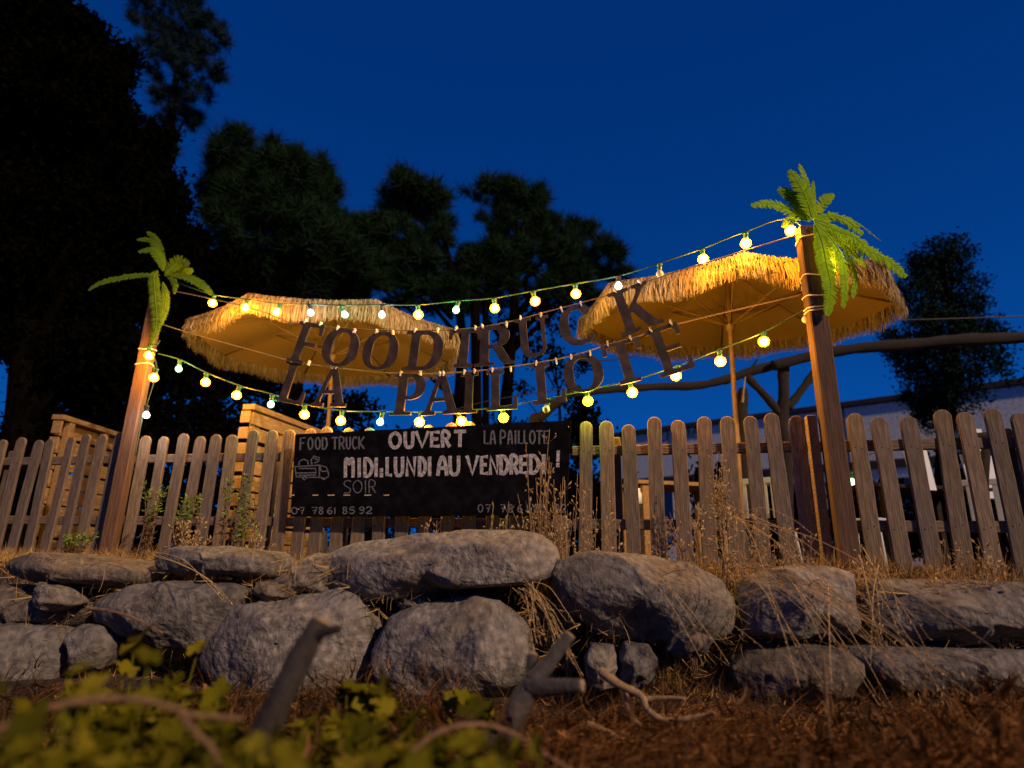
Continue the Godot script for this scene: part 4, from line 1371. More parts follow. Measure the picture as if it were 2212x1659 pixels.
# ---------------------------------------------------------------- things in the yard behind the right fence
func table(label: String, at: Vector3, long: float, deep: float, high: float, turn: float, m: Material) -> void:
	var o := thing("yard_table", label, "table", at, "tables in the yard")
	o.rotation.y = turn
	for k in 4:
		var st := begin()
		bar(st, Vector3(-long / 2, high, (k - 1.5) * deep / 4.0), Vector3(long / 2, high, (k - 1.5) * deep / 4.0), 0.035, deep / 4.0 - 0.008, Vector3(0, 0, 1), 0.004)
		part("board", finish(st), m, o)
	for sx in [-1, 1]:
		for sz in [-1, 1]:
			var st := begin()
			bar(st, Vector3(sx * (long / 2 - 0.08), 0, sz * (deep / 2 - 0.06)), Vector3(sx * (long / 2 - 0.08), high - 0.02, sz * (deep / 2 - 0.06)), 0.06, 0.06, Vector3(0, 0, 1), 0.004)
			part("leg", finish(st), m, o)

func chair(label: String, at: Vector3, turn: float, m: Material) -> void:
	var o := thing("yard_chair", label, "chair", at, "chairs in the yard")
	o.rotation.y = turn
	var st := begin()
	box(st, Transform3D(Basis(), Vector3(0, 0.45, 0)), Vector3(0.42, 0.03, 0.42), 0.008)
	part("seat", finish(st), m, o)
	for k in 4:
		st = begin()
		box(st, Transform3D(Basis(), Vector3((k - 1.5) * 0.105, 0.68, -0.2)), Vector3(0.07, 0.36, 0.02), 0.006)
		part("back_slat", finish(st), m, o)
	st = begin()
	box(st, Transform3D(Basis(), Vector3(0, 0.88, -0.2)), Vector3(0.42, 0.06, 0.03), 0.008)
	part("back_rail", finish(st), m, o)
	for sx in [-1, 1]:
		for sz in [-1, 1]:
			st = begin(true)
			tube(st, PackedVector3Array([Vector3(sx * 0.22, 0, sz * 0.22), Vector3(sx * 0.18, 0.45, sz * 0.18)]), 0.016, 0.019, 8)
			part("leg", finish(st), m, o)

func build_yard() -> void:
	var p := spot(1452, 1052, 5.9)
	table("warm lit wooden table seen between the pickets just right of the sign", Vector3(p.x, 0, p.z), 0.95, 0.6, p.y, 0.2, M.pallet)
	p = spot(1965, 1060, 6.4)
	table("dark wooden table between the pickets right of the right post", Vector3(p.x, 0, p.z), 1.3, 0.7, p.y, 0.15, M.log)
	p = spot(1870, 1120, 5.6)
	chair("white slatted chair low behind the pickets right of the right post", Vector3(p.x, 0, p.z), 0.6, M.white)
	p = spot(1660, 1120, 6.4)
	chair("white slatted chair behind the pickets left of the right post", Vector3(p.x, 0, p.z), 2.4, M.white)
	p = spot(2120, 1120, 5.9)
	chair("white slatted chair behind the pickets near the right edge", Vector3(p.x, 0, p.z), -0.7, M.white)
	# pale menu panels leaning on the table and wall
	for e in [[1986, 1012, 6.0, 0.26, 0.44, "tall pale blue-lit panel standing on the dark table"], [2102, 950, 6.6, 0.28, 0.26, "small square pale panel high behind the pickets at right"], [2128, 1030, 6.8, 0.5, 0.5, "wide pale panel low behind the pickets at right"]]:
		var c := spot(e[0], e[1], e[2])
		var st := begin()
		box(st, Transform3D(), Vector3(e[3], e[4], 0.02), 0.004)
		var o := thing("pale_panel", e[5], "panel", c, "pale panels in the yard")
		o.rotation = Vector3(-0.1, 0.15, 0)
		part("board", finish(st), M.panel, o)
		st = begin()
		box(st, Transform3D(Basis(), Vector3(0, -c.y * 0.5 - e[4] * 0.25, -0.05)), Vector3(0.05, c.y + e[4] * 0.45, 0.03), 0.004)
		part("prop", finish(st), M.bark, o)
	# rough pole rail behind the right fence
	var a := spot(1800, 972, 5.0)
	var st2 := begin(true)
	log_between(st2, [Vector3.ZERO, spot(1950, 962, 5.0) - a, spot(2120, 940, 4.9) - a, spot(2300, 930, 4.9) - a], 0.022, 0.026)
	log_between(st2, [Vector3(0.05, 0.02, 0), Vector3(0.05, -a.y * 0.5, 0.01), Vector3(0.06, -a.y, 0)], 0.03, 0.03)
	log_between(st2, [spot(2130, 940, 4.9) - a, spot(2130, 1100, 4.9) - a, Vector3((spot(2130, 1100, 4.9) - a).x, -a.y, (spot(2130, 1100, 4.9) - a).z)], 0.03, 0.03)
	var o2 := part("pole_rail", finish(st2), M.log, self)
	o2.position = a
	tag(o2, "rough dark pole handrail just behind the right end of the picket fence", "handrail")
	# jar on a post stub
	p = spot(1375, 1073, 5.2)
	var j := thing("glass_jar", "small bluish jar on a stub behind the pickets right of the sign", "jar", p)
	st2 = begin(true)
	lathe(st2, Transform3D(), [Vector2(0, -0.06), Vector2(0.045, -0.06), Vector2(0.048, 0.02), Vector2(0.032, 0.05), Vector2(0.034, 0.07), Vector2(0, 0.07)], 14)
	part("jar", finish(st2), M.panel, j)
	st2 = begin()
	box(st2, Transform3D(Basis(), Vector3(0, -0.06 - p.y * 0.5, 0)), Vector3(0.09, p.y, 0.09), 0.005)
	part("stub", finish(st2), M.log, j)

# ---------------------------------------------------------------- dry weeds and grasses
func grass_clump(seed_: int, count: int, high: float, wide: float, lean: Vector3, curl: float) -> ArrayMesh:
	var r := RandomNumberGenerator.new()
	r.seed = seed_
	var st := begin()
	for i in count:
		var p := Vector3(r.randfn(0, 0.05), -0.02, r.randfn(0, 0.05))
		var d := (Vector3(r.randfn(0, 0.35), 1, r.randfn(0, 0.35)) + lean * r.randf_range(0.3, 1.2)).normalized()
		var l := high * r.randf_range(0.45, 1.2)
		var fall := (Vector3(d.x, 0, d.z) + Vector3(r.randfn(0, 0.2), 0, r.randfn(0, 0.2))) * curl - Vector3(0, curl * 0.5, 0)
		var s := d.cross(Vector3(r.randfn(), r.randfn() * 0.2, r.randfn())).normalized() * wide * r.randf_range(0.6, 1.3)
		var tone := r.randf_range(0.45, 1.4)
		st.set_color(Color(tone, tone * r.randf_range(0.9, 1.05), tone * r.randf_range(0.7, 1.1)))
		var q := p
		var k := 4
		for n in k:
			var t := float(n + 1) / k
			var e := p + d * l * t + fall * l * t * t
			var w0 := s * (1.0 - float(n) / k)
			var w1 := s * (1.0 - t)
			if n < k - 1:
				quad(st, q - w0, q + w0, e + w1, e - w1)
			else:
				tri(st, q - w0, q + w0, e)
			q = e
	return finish(st)

func seed_head(st: SurfaceTool, p: Vector3, d: Vector3, ln: float, wide: float) -> void:
	var x := d.cross(Vector3(0.3, 0.2, 1)).normalized() * wide
	var y := d.cross(x).normalized() * wide
	var m := p + d * ln * 0.4
	var e := p + d * ln
	for q in [[x, y], [y, -x], [-x, -y], [-y, x]]:
		tri(st, p, m + q[1], m + q[0])
		tri(st, e, m + q[0], m + q[1])

func weed(label: String, u: float, v_top: float, ahead: float, spread: float, branches: int, seed_: int, density := 1.0) -> void:
	var r := RandomNumberGenerator.new()
	r.seed = seed_
	var top := spot(u, v_top, ahead)
	var foot := Vector3(top.x + r.randfn(0, 0.03), ground_height(top.x, ahead) - 0.02, top.z)
	var o := thing("dry_weed", label, "dried weed", foot, "dried weeds along the fence")
	var high := top.y - foot.y
	var stems := begin(true)
	var heads := begin()
	for b in branches:
		var a := r.randf() * TAU
		var reach := spread * r.randf_range(0.15, 1.0)
		var tip := Vector3(cos(a) * reach, high * r.randf_range(0.6, 1.0), sin(a) * reach * 0.6)
		var from := Vector3(tip.x * 0.15, high * r.randf_range(0.0, 0.35), tip.z * 0.15)
		var path := smooth_path([Vector3(r.randfn(0, 0.012), 0, r.randfn(0, 0.012)), from, from.lerp(tip, 0.55) + Vector3(r.randfn(0, 0.02), 0.02, 0), tip], 4)
		tube(stems, path, 0.0042, 0.0014, 4)
		for k in int(r.randi_range(12, 24) * density):
			var t := r.randf_range(0.4, 1.0)
			var p := path[int(t * (path.size() - 1))]
			var d := Vector3(r.randfn(0, 0.7), r.randfn(0.6, 0.5), r.randfn(0, 0.7)).normalized()
			var e := p + d * r.randf_range(0.01, 0.06)
			var tone := r.randf_range(0.5, 1.4)
			heads.set_color(Color(tone, tone * 0.95, tone * 0.85))
			quad(heads, p, p + Vector3(0.0012, 0, 0), e + Vector3(0.0012, 0, 0), e)
			seed_head(heads, e, (d + Vector3(0, 0.3, 0)).normalized(), r.randf_range(0.016, 0.04), r.randf_range(0.0035, 0.0075))
	part("stems", finish(stems), M.root, o)
	part("seed_heads", finish(heads), M.stalk, o).set_meta("kind", "stuff")

func leafy_weed(label: String, u: float, v_top: float, ahead: float, spread: float, seed_: int) -> void:
	var r := RandomNumberGenerator.new()
	r.seed = seed_
	var top := spot(u, v_top, ahead)
	var foot := Vector3(top.x, ground_height(top.x, ahead) - 0.02, top.z)
	var o := thing("green_weed", label, "weed", foot, "green weeds along the left fence")
	var high := top.y - foot.y
	var stems := begin(true)
	var leaves := begin()
	var dead := begin()
	for b in 7:
		var tip := Vector3(r.randfn(0, spread), high * r.randf_range(0.72, 1.0), r.randfn(0, spread * 0.6))
		var path := smooth_path([Vector3(r.randfn(0, 0.02), 0, r.randfn(0, 0.02)), tip * 0.5 + Vector3(r.randfn(0, 0.03), 0, 0), tip], 8)
		tube(stems, path, 0.005, 0.002, 5)
		for k in 60:
			var t := r.randf_range(0.25, 1.0)
			var p := path[int(t * (path.size() - 1))]
			var green := t > 0.62
			var d := Vector3(r.randfn(0, 0.8), r.randfn(0.45 if green else -0.3, 0.4), r.randfn(0, 0.8)).normalized()
			var s := d.cross(Vector3(r.randfn(), r.randfn(), r.randfn())).normalized() * r.randf_range(0.004, 0.008)
			var l := d * r.randf_range(0.025, 0.05)
			var tone := r.randf_range(0.55, 1.35)
			var st := leaves if green else dead
			st.set_color(Color(tone, tone, tone))
			quad(st, p, p + l * 0.5 + s, p + l, p + l * 0.5 - s)
	part("stems", finish(stems), M.vine, o)
	part("leaves", finish(leaves), M.succulent, o)
	part("withered_leaves", finish(dead), M.litter, o)

func stalks(label: String, start: Array, finish_: Array, ahead0: float, ahead1: float, many: int, spread: float, sag: float, seed_: int) -> void:
	var r := RandomNumberGenerator.new()
	r.seed = seed_
	var a := spot(start[0], start[1], ahead0)
	var b := spot(finish_[0], finish_[1], ahead1) - a
	var o := thing("dry_stalks", label, "dry grass", a, "long dry grass stalks")
	var heads := begin()
	for i in many:
		var off := Vector3(r.randfn(0, spread), r.randfn(0, spread * 0.6), r.randfn(0, spread * 0.5))
		var tip := b * r.randf_range(0.55, 1.1) + off + Vector3(r.randfn(0, spread), r.randfn(0, spread), r.randfn(0, spread * 0.4))
		var root := Vector3(r.randfn(0, spread * 0.5), r.randfn(0, 0.02), r.randfn(0, 0.05))
		var path := smooth_path([root, root.lerp(tip, 0.4) + Vector3(0, sag * r.randf_range(0.5, 1.3), 0), root.lerp(tip, 0.75) + Vector3(0, sag * 0.6, 0), tip], 6)
		var st := begin(true)
		st.set_color(Color.WHITE * r.randf_range(0.6, 1.25))
		tube(st, path, r.randf_range(0.0016, 0.003), 0.0009, 4)
		part("stalk", finish(st), M.stalk, o)
		for k in r.randi_range(2, 7):
			var p := path[r.randi_range(path.size() / 2, path.size() - 1)]
			var d := (path[path.size() - 1] - path[path.size() - 4]).normalized() + Vector3(r.randfn(0, 0.4), r.randfn(0, 0.4), r.randfn(0, 0.4))
			heads.set_color(Color.WHITE * r.randf_range(0.6, 1.3))
			seed_head(heads, p, d.normalized(), r.randf_range(0.012, 0.028), 0.003)
	part("seed_heads", finish(heads), M.stalk, o).set_meta("kind", "stuff")

func build_plants() -> void:
	var r := RandomNumberGenerator.new()
	r.seed = 300
	# dry grass on the strip between the wall and the fence
	var where := []
	var short := []
	for i in 1900:
		var x := r.randf_range(-4.6, 3.9)
		var d := 4.27 - 0.225 * x - r.randf_range(0.06, 0.75)
		if x < 0.6 and r.randf() < 0.55:
			continue
		var s := r.randf_range(0.5, 1.15) * (0.75 if x < 0.6 else 1.0)
		where.append(Transform3D(Basis.from_euler(Vector3(r.randfn(0, 0.2), r.randf() * TAU, r.randfn(0, 0.2))).scaled(Vector3(1, s, 1)), Vector3(x, ground_height(x, d), -d)))
	var g := scatter("dry_grass", grass_clump(3, 16, 0.2, 0.0032, Vector3(0.2, 0, 0.1), 0.4), M.straw, where, self)
	tag(g, "low straw coloured dry grass along the foot of the picket fence", "grass")
	for i in 1500:
		var x := r.randf_range(-4.6, 3.9)
		var d := 4.27 - 0.225 * x - r.randf_range(-0.6, 0.95)
		short.append(Transform3D(Basis.from_euler(Vector3(r.randfn(0, 0.5), r.randf() * TAU, r.randfn(0, 0.5))).scaled(Vector3.ONE * r.randf_range(0.5, 1.0)), Vector3(x, ground_height(x, d), -d)))
	g = scatter("dry_litter", grass_clump(4, 14, 0.09, 0.0035, Vector3.ZERO, 1.2), M.straw, short, self)
	tag(g, "flattened dry straw litter covering the terrace soil at the fence", "grass")
	# tufts that grow out of the joints of the wall
	var joints := []
	for i in 260:
		var x := r.randf_range(-3.4, 3.2)
		var d := 3.42 - 0.15 * x
		joints.append(Transform3D(Basis.from_euler(Vector3(r.randf_range(0.9, 1.9), r.randfn(0, 0.6), r.randfn(0, 0.5))).scaled(Vector3.ONE * r.randf_range(0.6, 1.3)), Vector3(x, r.randf_range(-0.5, 0.0), -d)))
	g = scatter("joint_grass", grass_clump(5, 12, 0.2, 0.0028, Vector3(0.2, 0, 0.1), 0.8), M.straw, joints, self)
	tag(g, "dry tufts growing out of the dark joints between the wall's boulders", "grass")
	# dried weeds with seed heads
	var spots := [
		[1150, 905, 3.62, 0.16, 14, "tall dried weed standing before the right half of the sign"], [1195, 985, 3.55, 0.13, 16, "bushy dried weed before the sign's right end"], [1222, 1010, 3.5, 0.1, 12, "dried weed at the sign's right edge beside the first picket"],
		[1270, 1040, 3.55, 0.1, 10, "dried weed against the first two pickets right of the sign"], [1300, 1060, 3.5, 0.12, 12, "short dried weed between the second and third picket right of the sign"], [1400, 1100, 3.5, 0.12, 10, "low dried weed in front of the pickets left of the thin parasol pole"],
		[1480, 1085, 3.45, 0.14, 10, "dried weed left of the parasol pole at the fence foot"], [1535, 980, 3.7, 0.07, 14, "slim tall dried weed hugging the picket left of the parasol pole"], [1570, 1090, 3.4, 0.15, 14, "dried weed at the foot of the parasol pole"],
		[1650, 1110, 3.35, 0.16, 14, "dried weed midway between parasol pole and right post"], [1720, 1120, 3.3, 0.14, 12, "dried weed just left of the right post"], [940, 1090, 3.6, 0.08, 6, "small dried weed before the middle of the sign"],
		[1090, 1060, 3.55, 0.1, 7, "thin dried weed before the sign below the exclamation mark side"], [560, 1110, 4.0, 0.14, 10, "dried weed by the last pickets left of the sign"], [430, 1120, 4.2, 0.16, 10, "dried weed among the green weeds on the left"], [1880, 1150, 3.15, 0.12, 10, "low dried weed right of the right post"], [2010, 1160, 3.1, 0.14, 10, "low dried weed at the fence foot far right"], [2140, 1150, 3.05, 0.14, 10, "low dried weed near the right edge of the fence"]]
	var n := 0
	for e in spots:
		weed(e[5], e[0], e[1], e[2], e[3], e[4], 400 + n)
		n += 1
	n = 0
	for e in [[342, 1035, 4.5, 0.05, "green leafy weed beside the left post's foot"], [408, 1055, 4.35, 0.06, "green leafy weed in the middle of the left fence"], [503, 1020, 4.2, 0.05, "tallest green weed near the booth by the fence"], [545, 1065, 4.1, 0.04, "small green weed right of the tallest green weed"], [165, 1150, 4.6, 0.06, "dim green weed at the foot of the fence left of the left post"], [450, 1150, 4.0, 0.05, "low green weed on the bank above the flat boulder"]]:
		leafy_weed(e[4], e[0], e[1], e[2], e[3], 450 + n)
		n += 1
	stalks("long dry stalks falling across the half hidden boulder", [1600, 1225], [1900, 1440], 3.0, 2.4, 14, 0.08, 0.05, 501)
	stalks("fan of dry stalks leaning right across the boulder gap", [1740, 1255], [2010, 1500], 2.9, 2.2, 14, 0.09, 0.03, 502)
	stalks("few long pale stalks sweeping down to the right edge", [1600, 1110], [2010, 1500], 3.2, 2.1, 7, 0.1, 0.1, 503)
	stalks("dry stalks hanging in the gap right of the long boulder", [1130, 1262], [1230, 1420], 2.95, 2.65, 20, 0.05, 0.04, 504)
	stalks("thin dry stalks crossing the blue-grey boulder", [1420, 1250], [1650, 1400], 2.9, 2.5, 8, 0.07, 0.03, 505)
	stalks("dry stalks leaning over the boulder at the right edge", [1870, 1200], [2000, 1400], 2.9, 2.5, 8, 0.06, 0.05, 506)
	stalks("two pale bent stalks over the left flat boulder", [330, 1195], [480, 1300], 3.6, 3.1, 4, 0.04, 0.06, 507)

# ---------------------------------------------------------------- foreground bank
func broad_leaf(seed_: int) -> ArrayMesh:
	var r := RandomNumberGenerator.new()
	r.seed = seed_
	var st := begin(true)
	var n := 20
	var ring := []
	for k in n:
		var a := TAU * k / n
		var l := 0.5 * (0.68 + 0.32 * absf(cos(2.5 * (a - PI / 2)))) * (1.25 if absf(a - PI / 2) < 0.5 else 1.0) * r.randf_range(0.88, 1.1)
		if absf(a - 3 * PI / 2) < 0.3:
			l *= 0.5
		ring.append(Vector3(cos(a) * l, sin(a) * l + 0.42, 0.22 * absf(cos(a)) - 0.2 * sin(a) + r.randf_range(-0.05, 0.05)))
	var mid := []
	for p in ring:
		mid.append(Vector3(p.x * 0.5, (p.y - 0.42) * 0.5 + 0.42, p.z * 0.3 + 0.05))
	var c := Vector3(0, 0.42, 0.0)
	st.set_color(Color.WHITE)
	for k in n:
		var j := (k + 1) % n
		tri(st, c, mid[k], mid[j])
		quad(st, mid[k], ring[k], ring[j], mid[j])
	return finish(st)

func sprig(seed_: int) -> ArrayMesh:
	var r := RandomNumberGenerator.new()
	r.seed = seed_
	var st := begin()
	var path := smooth_path([Vector3.ZERO, Vector3(0.06, 0.4, 0.03), Vector3(0.2, 0.75, 0.02), Vector3(0.42, 0.95, -0.02)], 10)
	for i in path.size() - 1:
		st.set_color(Color(0.8, 0.8, 0.6))
		quad(st, path[i] - Vector3(0.008, 0, 0), path[i] + Vector3(0.008, 0, 0), path[i + 1] + Vector3(0.007, 0, 0), path[i + 1] - Vector3(0.007, 0, 0))
		if i < 4:
			continue
		for k in 2:
			var d := (path[i + 1] - path[i]).normalized()
			var out := (d * 0.7 + Vector3(r.randfn(0, 0.7), r.randfn(0.1, 0.4), r.randfn(0, 0.7))).normalized()
			var l := r.randf_range(0.16, 0.34) * (1.2 - 0.5 * i / path.size())
			var s := out.cross(Vector3(r.randfn(), r.randfn(), r.randfn())).normalized() * l * r.randf_range(0.1, 0.2)
			var tone := r.randf_range(0.5, 1.6)
			st.set_color(Color(tone, tone * 0.97, tone * 0.8))
			var p := path[i]
			var bend := Vector3(0, -0.05 * l, 0)
			quad(st, p, p + out * l * 0.35 + s, p + out * l * 0.7 + s * 0.7 + bend, p + out * l + bend * 3.0)
			quad(st, p, p + out * l + bend * 3.0, p + out * l * 0.7 - s * 0.7 + bend, p + out * l * 0.35 - s)
	return finish(st)

func build_foreground() -> void:
	var r := RandomNumberGenerator.new()
	r.seed = 600
	var kinds := [broad_leaf(1), broad_leaf(2), broad_leaf(3)]
	var sprigs := [sprig(11), sprig(12), sprig(13), sprig(14)]
	var greens := []
	for c in [[0.07, 0.066, 0.005], [0.1, 0.092, 0.006], [0.04, 0.04, 0.004], [0.14, 0.12, 0.01]]:
		greens.append(leafy(srgb(c[0], c[1], c[2]), 0.5))
	var beds := [
		[60, 1615, 0.85, 0.14, 0.04, 26, "sprawl of broad olive green leaves in the bottom left corner"], [210, 1600, 1.05, 0.1, 0.045, 26, "mound of green leaves and sprigs behind the arching brown stem"], [380, 1575, 1.5, 0.11, 0.05, 16, "clump of green sprigs before the squarish boulder"],
		[310, 1500, 1.7, 0.07, 0.06, 10, "upright yellow-green sprigs rising in front of the left wall"], [480, 1655, 0.85, 0.06, 0.02, 18, "broad green leaves in front of the thick leaning stick"], [790, 1525, 1.8, 0.05, 0.05, 9, "yellow-green sprigs right of the thick leaning stick"],
		[830, 1600, 1.3, 0.06, 0.04, 16, "low green leaves below the rounded boulder"], [660, 1690, 0.8, 0.06, 0.015, 10, "dark green leaves at the bottom edge left of centre"], [1040, 1535, 2.0, 0.06, 0.025, 8, "few small green leaves at the foot of the forked cut branch"], [1030, 1648, 0.95, 0.06, 0.02, 14, "dark green leaves under the low arching twig at the bottom"]]
	for e in beds:
		var c := spot(e[0], e[1], e[2])
		var foot := Vector3(c.x, ground_height(c.x, e[2]), c.z)
		var o := thing("leafy_plant", e[6], "plant", foot, "broad-leaved plants in the foreground")
		var stems := begin(true)
		for i in int(e[5] * (1.7 if e[2] > 1.0 else 1.1)):
			var px := r.randfn(0, e[3])
			var pz := r.randfn(0, e[3] * 0.8)
			var w := part("sprig", sprigs[r.randi() % 4], greens[r.randi() % 4], o)
			var low := ground_height(foot.x + px, e[2]) - foot.y
			var tall_ := (c.y - foot.y - low) * r.randf_range(0.5, 1.05)
			if e[2] > 1.4:
				tall_ += r.randf_range(0.0, 0.05)
			w.transform = Transform3D(Basis.from_euler(Vector3(r.randfn(0, 0.25), r.randf() * TAU, r.randfn(0, 0.25))).scaled(Vector3(0.24, tall_, 0.24)), Vector3(px, low - 0.01, pz))
		for i in e[5]:
			var p := c - foot + Vector3(r.randfn(0, e[3]), r.randfn(0, e[4]) - 0.02, r.randfn(0, e[3] * 0.8))
			var q := part("leaf", kinds[r.randi() % 3], greens[r.randi() % 4], o)
			var s: float = r.randf_range(0.04, 0.075) * (e[2] / 1.7 + 0.2)
			var tilt := Basis.from_euler(Vector3(r.randfn(-0.75, 0.45), r.randfn(0, 0.9), r.randfn(0, 0.7)))
			q.transform = Transform3D(tilt.scaled(Vector3.ONE * s), p)
			tube(stems, smooth_path([Vector3(p.x * 0.4, -0.04, p.z * 0.4), Vector3(p.x * 0.8, p.y * 0.5, p.z * 0.8), p], 3), 0.0028, 0.0016, 4)
		part("stems", finish(stems), M.green_leaf, o)
	# brown dead grass and leaf litter on the bank
	var flat := []
	var tall := []
	var tints := [Color(1, 1, 1), Color(0.4, 0.38, 0.36), Color(2.2, 2.0, 1.7), Color(0.6, 0.42, 0.35), Color(1.3, 0.9, 0.6), Color(0.8, 0.7, 0.6), Color(3.0, 2.6, 2.0)]
	for i in 4200:
		var x := r.randf_range(-2.6, 3.4)
		var d := r.randf_range(0.9, 3.0 - 0.15 * x)
		var y := ground_height(x, d)
		flat.append(Transform3D(Basis.from_euler(Vector3(r.randfn(0, 0.8), r.randf() * TAU, r.randfn(0, 0.8))).scaled(Vector3.ONE * r.randf_range(0.6, 1.6)), Vector3(x, y, -d)))
	var g := scatter("dead_grass", grass_clump(8, 14, 0.1, 0.003, Vector3(0.5, 0, 0.2), 1.0), M.litter, flat, self, tints)
	tag(g, "matted reddish brown dead grass covering the foreground bank", "dead grass")
	for i in 2200:
		var x := r.randf_range(-0.1, 3.4)
		var d := r.randf_range(1.2, 3.02 - 0.14 * x)
		var y := ground_height(x, d)
		tall.append(Transform3D(Basis.from_euler(Vector3(0.0, r.randfn(0, 0.5), -0.9 + r.randfn(0, 0.3))).scaled(Vector3.ONE * r.randf_range(0.6, 1.3)), Vector3(x, y, -d)))
	g = scatter("fallen_grass", grass_clump(9, 12, 0.3, 0.002, Vector3(0.6, 0, 0.2), 0.5), M.fallen, tall, self, tints)
	tag(g, "longer fallen brown grass sloping down to the right in the foreground", "dead grass")
	# fallen leaves, clods and pebbles
	var dry := []
	var clods := []
	for i in 700:
		var x := r.randf_range(-2.2, 3.2)
		var dd := r.randf_range(1.1, 2.95 - 0.15 * x)
		dry.append(Transform3D(Basis.from_euler(Vector3(r.randfn(-1.4, 0.5), r.randf() * TAU, r.randfn(0, 0.4))).scaled(Vector3.ONE * r.randf_range(0.025, 0.07)), Vector3(x, ground_height(x, dd) + r.randf_range(0.0, 0.06), -dd)))
	g = scatter("fallen_leaves", kinds[1], M.litter, dry, self, tints)
	tag(g, "curled brown fallen leaves strewn over the foreground bank", "dead leaves")
	var cl := begin()
	ball(cl, Transform3D(Basis(Vector3(1, 0.4, 0.2).normalized(), 0.7), Vector3.ZERO), Vector3(0.5, 0.3, 0.4), 5, 7)
	for i in 420:
		var x := r.randf_range(-2.6, 3.4)
		var dd := r.randf_range(1.1, 3.2 - 0.15 * x)
		clods.append(Transform3D(Basis.from_euler(Vector3(r.randf() * TAU, r.randf() * TAU, 0)).scaled(Vector3.ONE * r.randf_range(0.015, 0.075)), Vector3(x, ground_height(x, dd), -dd)))
	g = scatter("pebbles", finish(cl), M.rock[3], clods, self)
	tag(g, "small pebbles and clods of earth at the foot of the rock wall", "pebbles")
	# thick leaning stick
	var a := spot(575, 1560, 1.35)
	var st := begin(true)
	tube(st, smooth_path([Vector3(-0.04, -0.12, 0), spot(625, 1470, 1.38) - a, spot(665, 1390, 1.4) - a, spot(693, 1346, 1.42) - a], 8), 0.03, 0.023, 12, 0.05)
	var o := thing("leaning_stick", "thick dark cut branch leaning right in front of the squarish boulder", "branch", a)
	part("branch", finish(st), M.stick_dark, o)
	st = begin(true)
	var tip := spot(694, 1343, 1.42) - a
	var d := (tip - (spot(665, 1390, 1.4) - a)).normalized()
	tube(st, PackedVector3Array([tip - d * 0.004, tip + d * 0.004]), 0.0225, 0.021, 12)
	part("cut_face", finish(st), M.cut_wood, o)
	st = begin(true)
	tube(st, smooth_path([spot(672, 1380, 1.4) - a, spot(705, 1365, 1.38) - a, spot(735, 1358, 1.37) - a], 5), 0.011, 0.009, 8, 0.04)
	part("side_stub", finish(st), M.stick_dark, o)
	# forked cut branch
	a = spot(1085, 1575, 1.85)
	o = thing("forked_branch", "grey forked cut branch with three sawn ends pointing up and right", "branch", a)
	var L := func(u: float, v: float, z: float) -> Vector3: return spot(u, v, z) - a
	st = begin(true)
	tube(st, smooth_path([L.call(1060, 1610, 1.85), L.call(1105, 1550, 1.86), L.call(1150, 1475, 1.88)], 8), 0.036, 0.03, 12, 0.04)
	part("stem", finish(st), M.stick, o)
	for e in [[[1150, 1475, 1.88], [1190, 1425, 1.9], [1229, 1374, 1.92], 0.026, 0.018], [[1142, 1488, 1.87], [1200, 1483, 1.83], [1256, 1482, 1.8], 0.026, 0.018], [[1150, 1478, 1.88], [1149, 1455, 1.92], [1150, 1418, 1.95], 0.022, 0.017]]:
		st = begin(true)
		tube(st, smooth_path([L.call(e[0][0], e[0][1], e[0][2]), L.call(e[1][0], e[1][1], e[1][2]), L.call(e[2][0], e[2][1], e[2][2])], 6), e[3], e[4], 10, 0.04)
		var limb := part("limb", finish(st), M.stick, o)
		var t: Vector3 = L.call(e[2][0], e[2][1], e[2][2])
		var dd: Vector3 = (t - L.call(e[1][0], e[1][1], e[1][2])).normalized()
		st = begin(true)
		tube(st, PackedVector3Array([t + dd * 0.0005, t + dd * 0.006]), e[4] * 0.97, e[4] * 0.9, 10)
		part("cut_face", finish(st), M.cut_wood, limb)
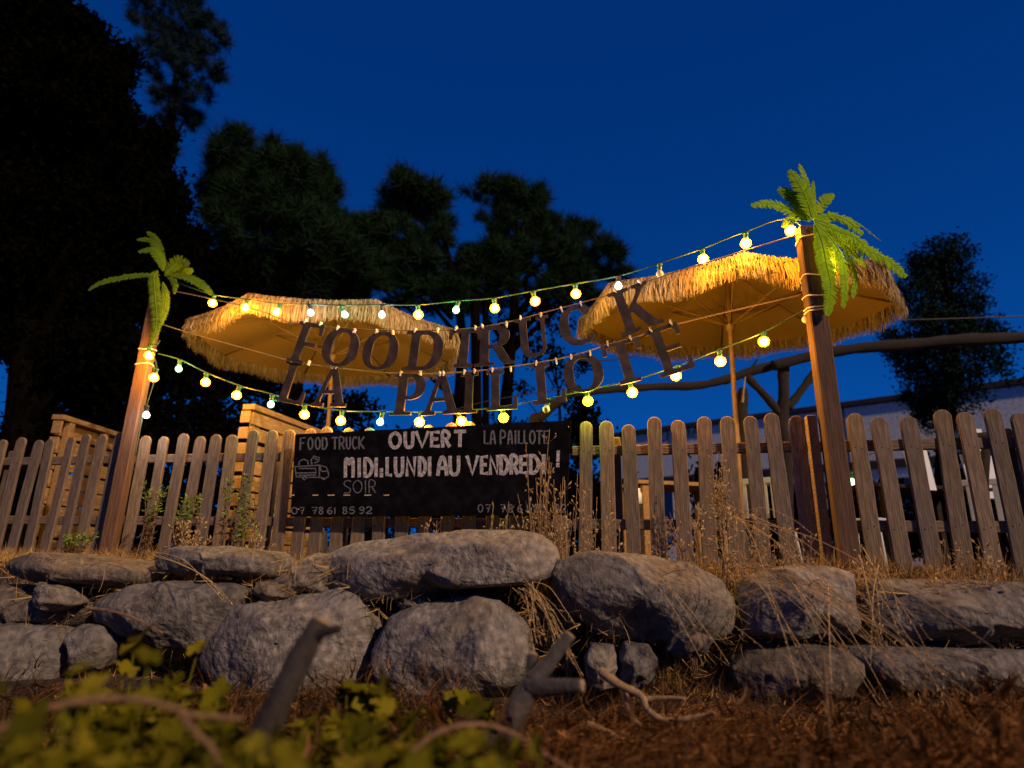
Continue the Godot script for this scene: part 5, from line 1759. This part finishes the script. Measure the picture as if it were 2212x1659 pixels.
	# arching stems and roots
	for e in [
		[[[-30, 1590], [100, 1530], [250, 1508], [350, 1522], [420, 1545], [525, 1552]], 0.9, 0.0055, 0.004, "long arching brown stem across the bottom left", "stem"],
		[[[385, 1532], [420, 1580], [460, 1620], [480, 1680]], 0.93, 0.005, 0.004, "brown stem forking downward from the long arching stem", "stem"],
		[[[890, 1625], [950, 1580], [1040, 1565], [1120, 1592], [1240, 1670]], 1.2, 0.005, 0.0035, "low pale arching twig at the bottom centre", "twig"],
		[[[185, 1312], [250, 1322], [305, 1342], [352, 1368]], 2.2, 0.004, 0.003, "thin pale twig in front of the earthy left bank", "twig"]]:
		var pts := []
		var b := spot(e[0][0][0], e[0][0][1], e[1])
		for q in e[0]:
			pts.append(spot(q[0], q[1], e[1] + (q[0] - e[0][0][0]) * 0.0003) - b)
		st = begin(true)
		tube(st, smooth_path(pts, 8), e[2], e[3], 8, 0.08)
		var m := part(e[5], finish(st), M.vine, self)
		m.position = b
		tag(m, e[4], "stem", "bare stems in the foreground")
	a = spot(1300, 1452, 2.3)
	o = thing("exposed_root", "pale twisted root sprawling over the bank right of the forked branch", "root", a)
	for e in [[[1296, 1450], [1340, 1480], [1385, 1505], [1400, 1535], [1440, 1556], [1510, 1548], [1545, 1540], 0.016, 0.005], [[1345, 1484], [1355, 1520], [1368, 1550], [1385, 1570], 0.013, 0.006], [[1392, 1512], [1440, 1508], [1480, 1510], 0.01, 0.005], [[1270, 1565], [1310, 1580], [1360, 1605], [1420, 1612], 0.012, 0.004]]:
		var pts := []
		for i in e.size() - 2:
			pts.append(spot(e[i][0], e[i][1], 2.28 - 0.04 * i) - a)
		st = begin(true)
		tube(st, smooth_path(pts, 7), e[e.size() - 2], e[e.size() - 1], 9, 0.1)
		part("root_strand", finish(st), M.root, o)
	for e in [[1780, 1520, 2.0, "short thin dead stem upright at the right of the bank"], [738, 0, 0, ""]]:
		if e[3] == "":
			continue
		a = spot(e[0], e[1], e[2])
		st = begin(true)
		var f := Vector3(a.x, ground_height(a.x, e[2]), a.z)
		tube(st, smooth_path([Vector3.ZERO, (a - f) * 0.5 + Vector3(0.005, 0, 0), spot(e[0] - 3, e[1] - 110, e[2]) - f], 5), 0.006, 0.004, 7, 0.06)
		var m := part("stem", finish(st), M.vine, self)
		m.position = f
		tag(m, e[3], "stem", "bare stems in the foreground")
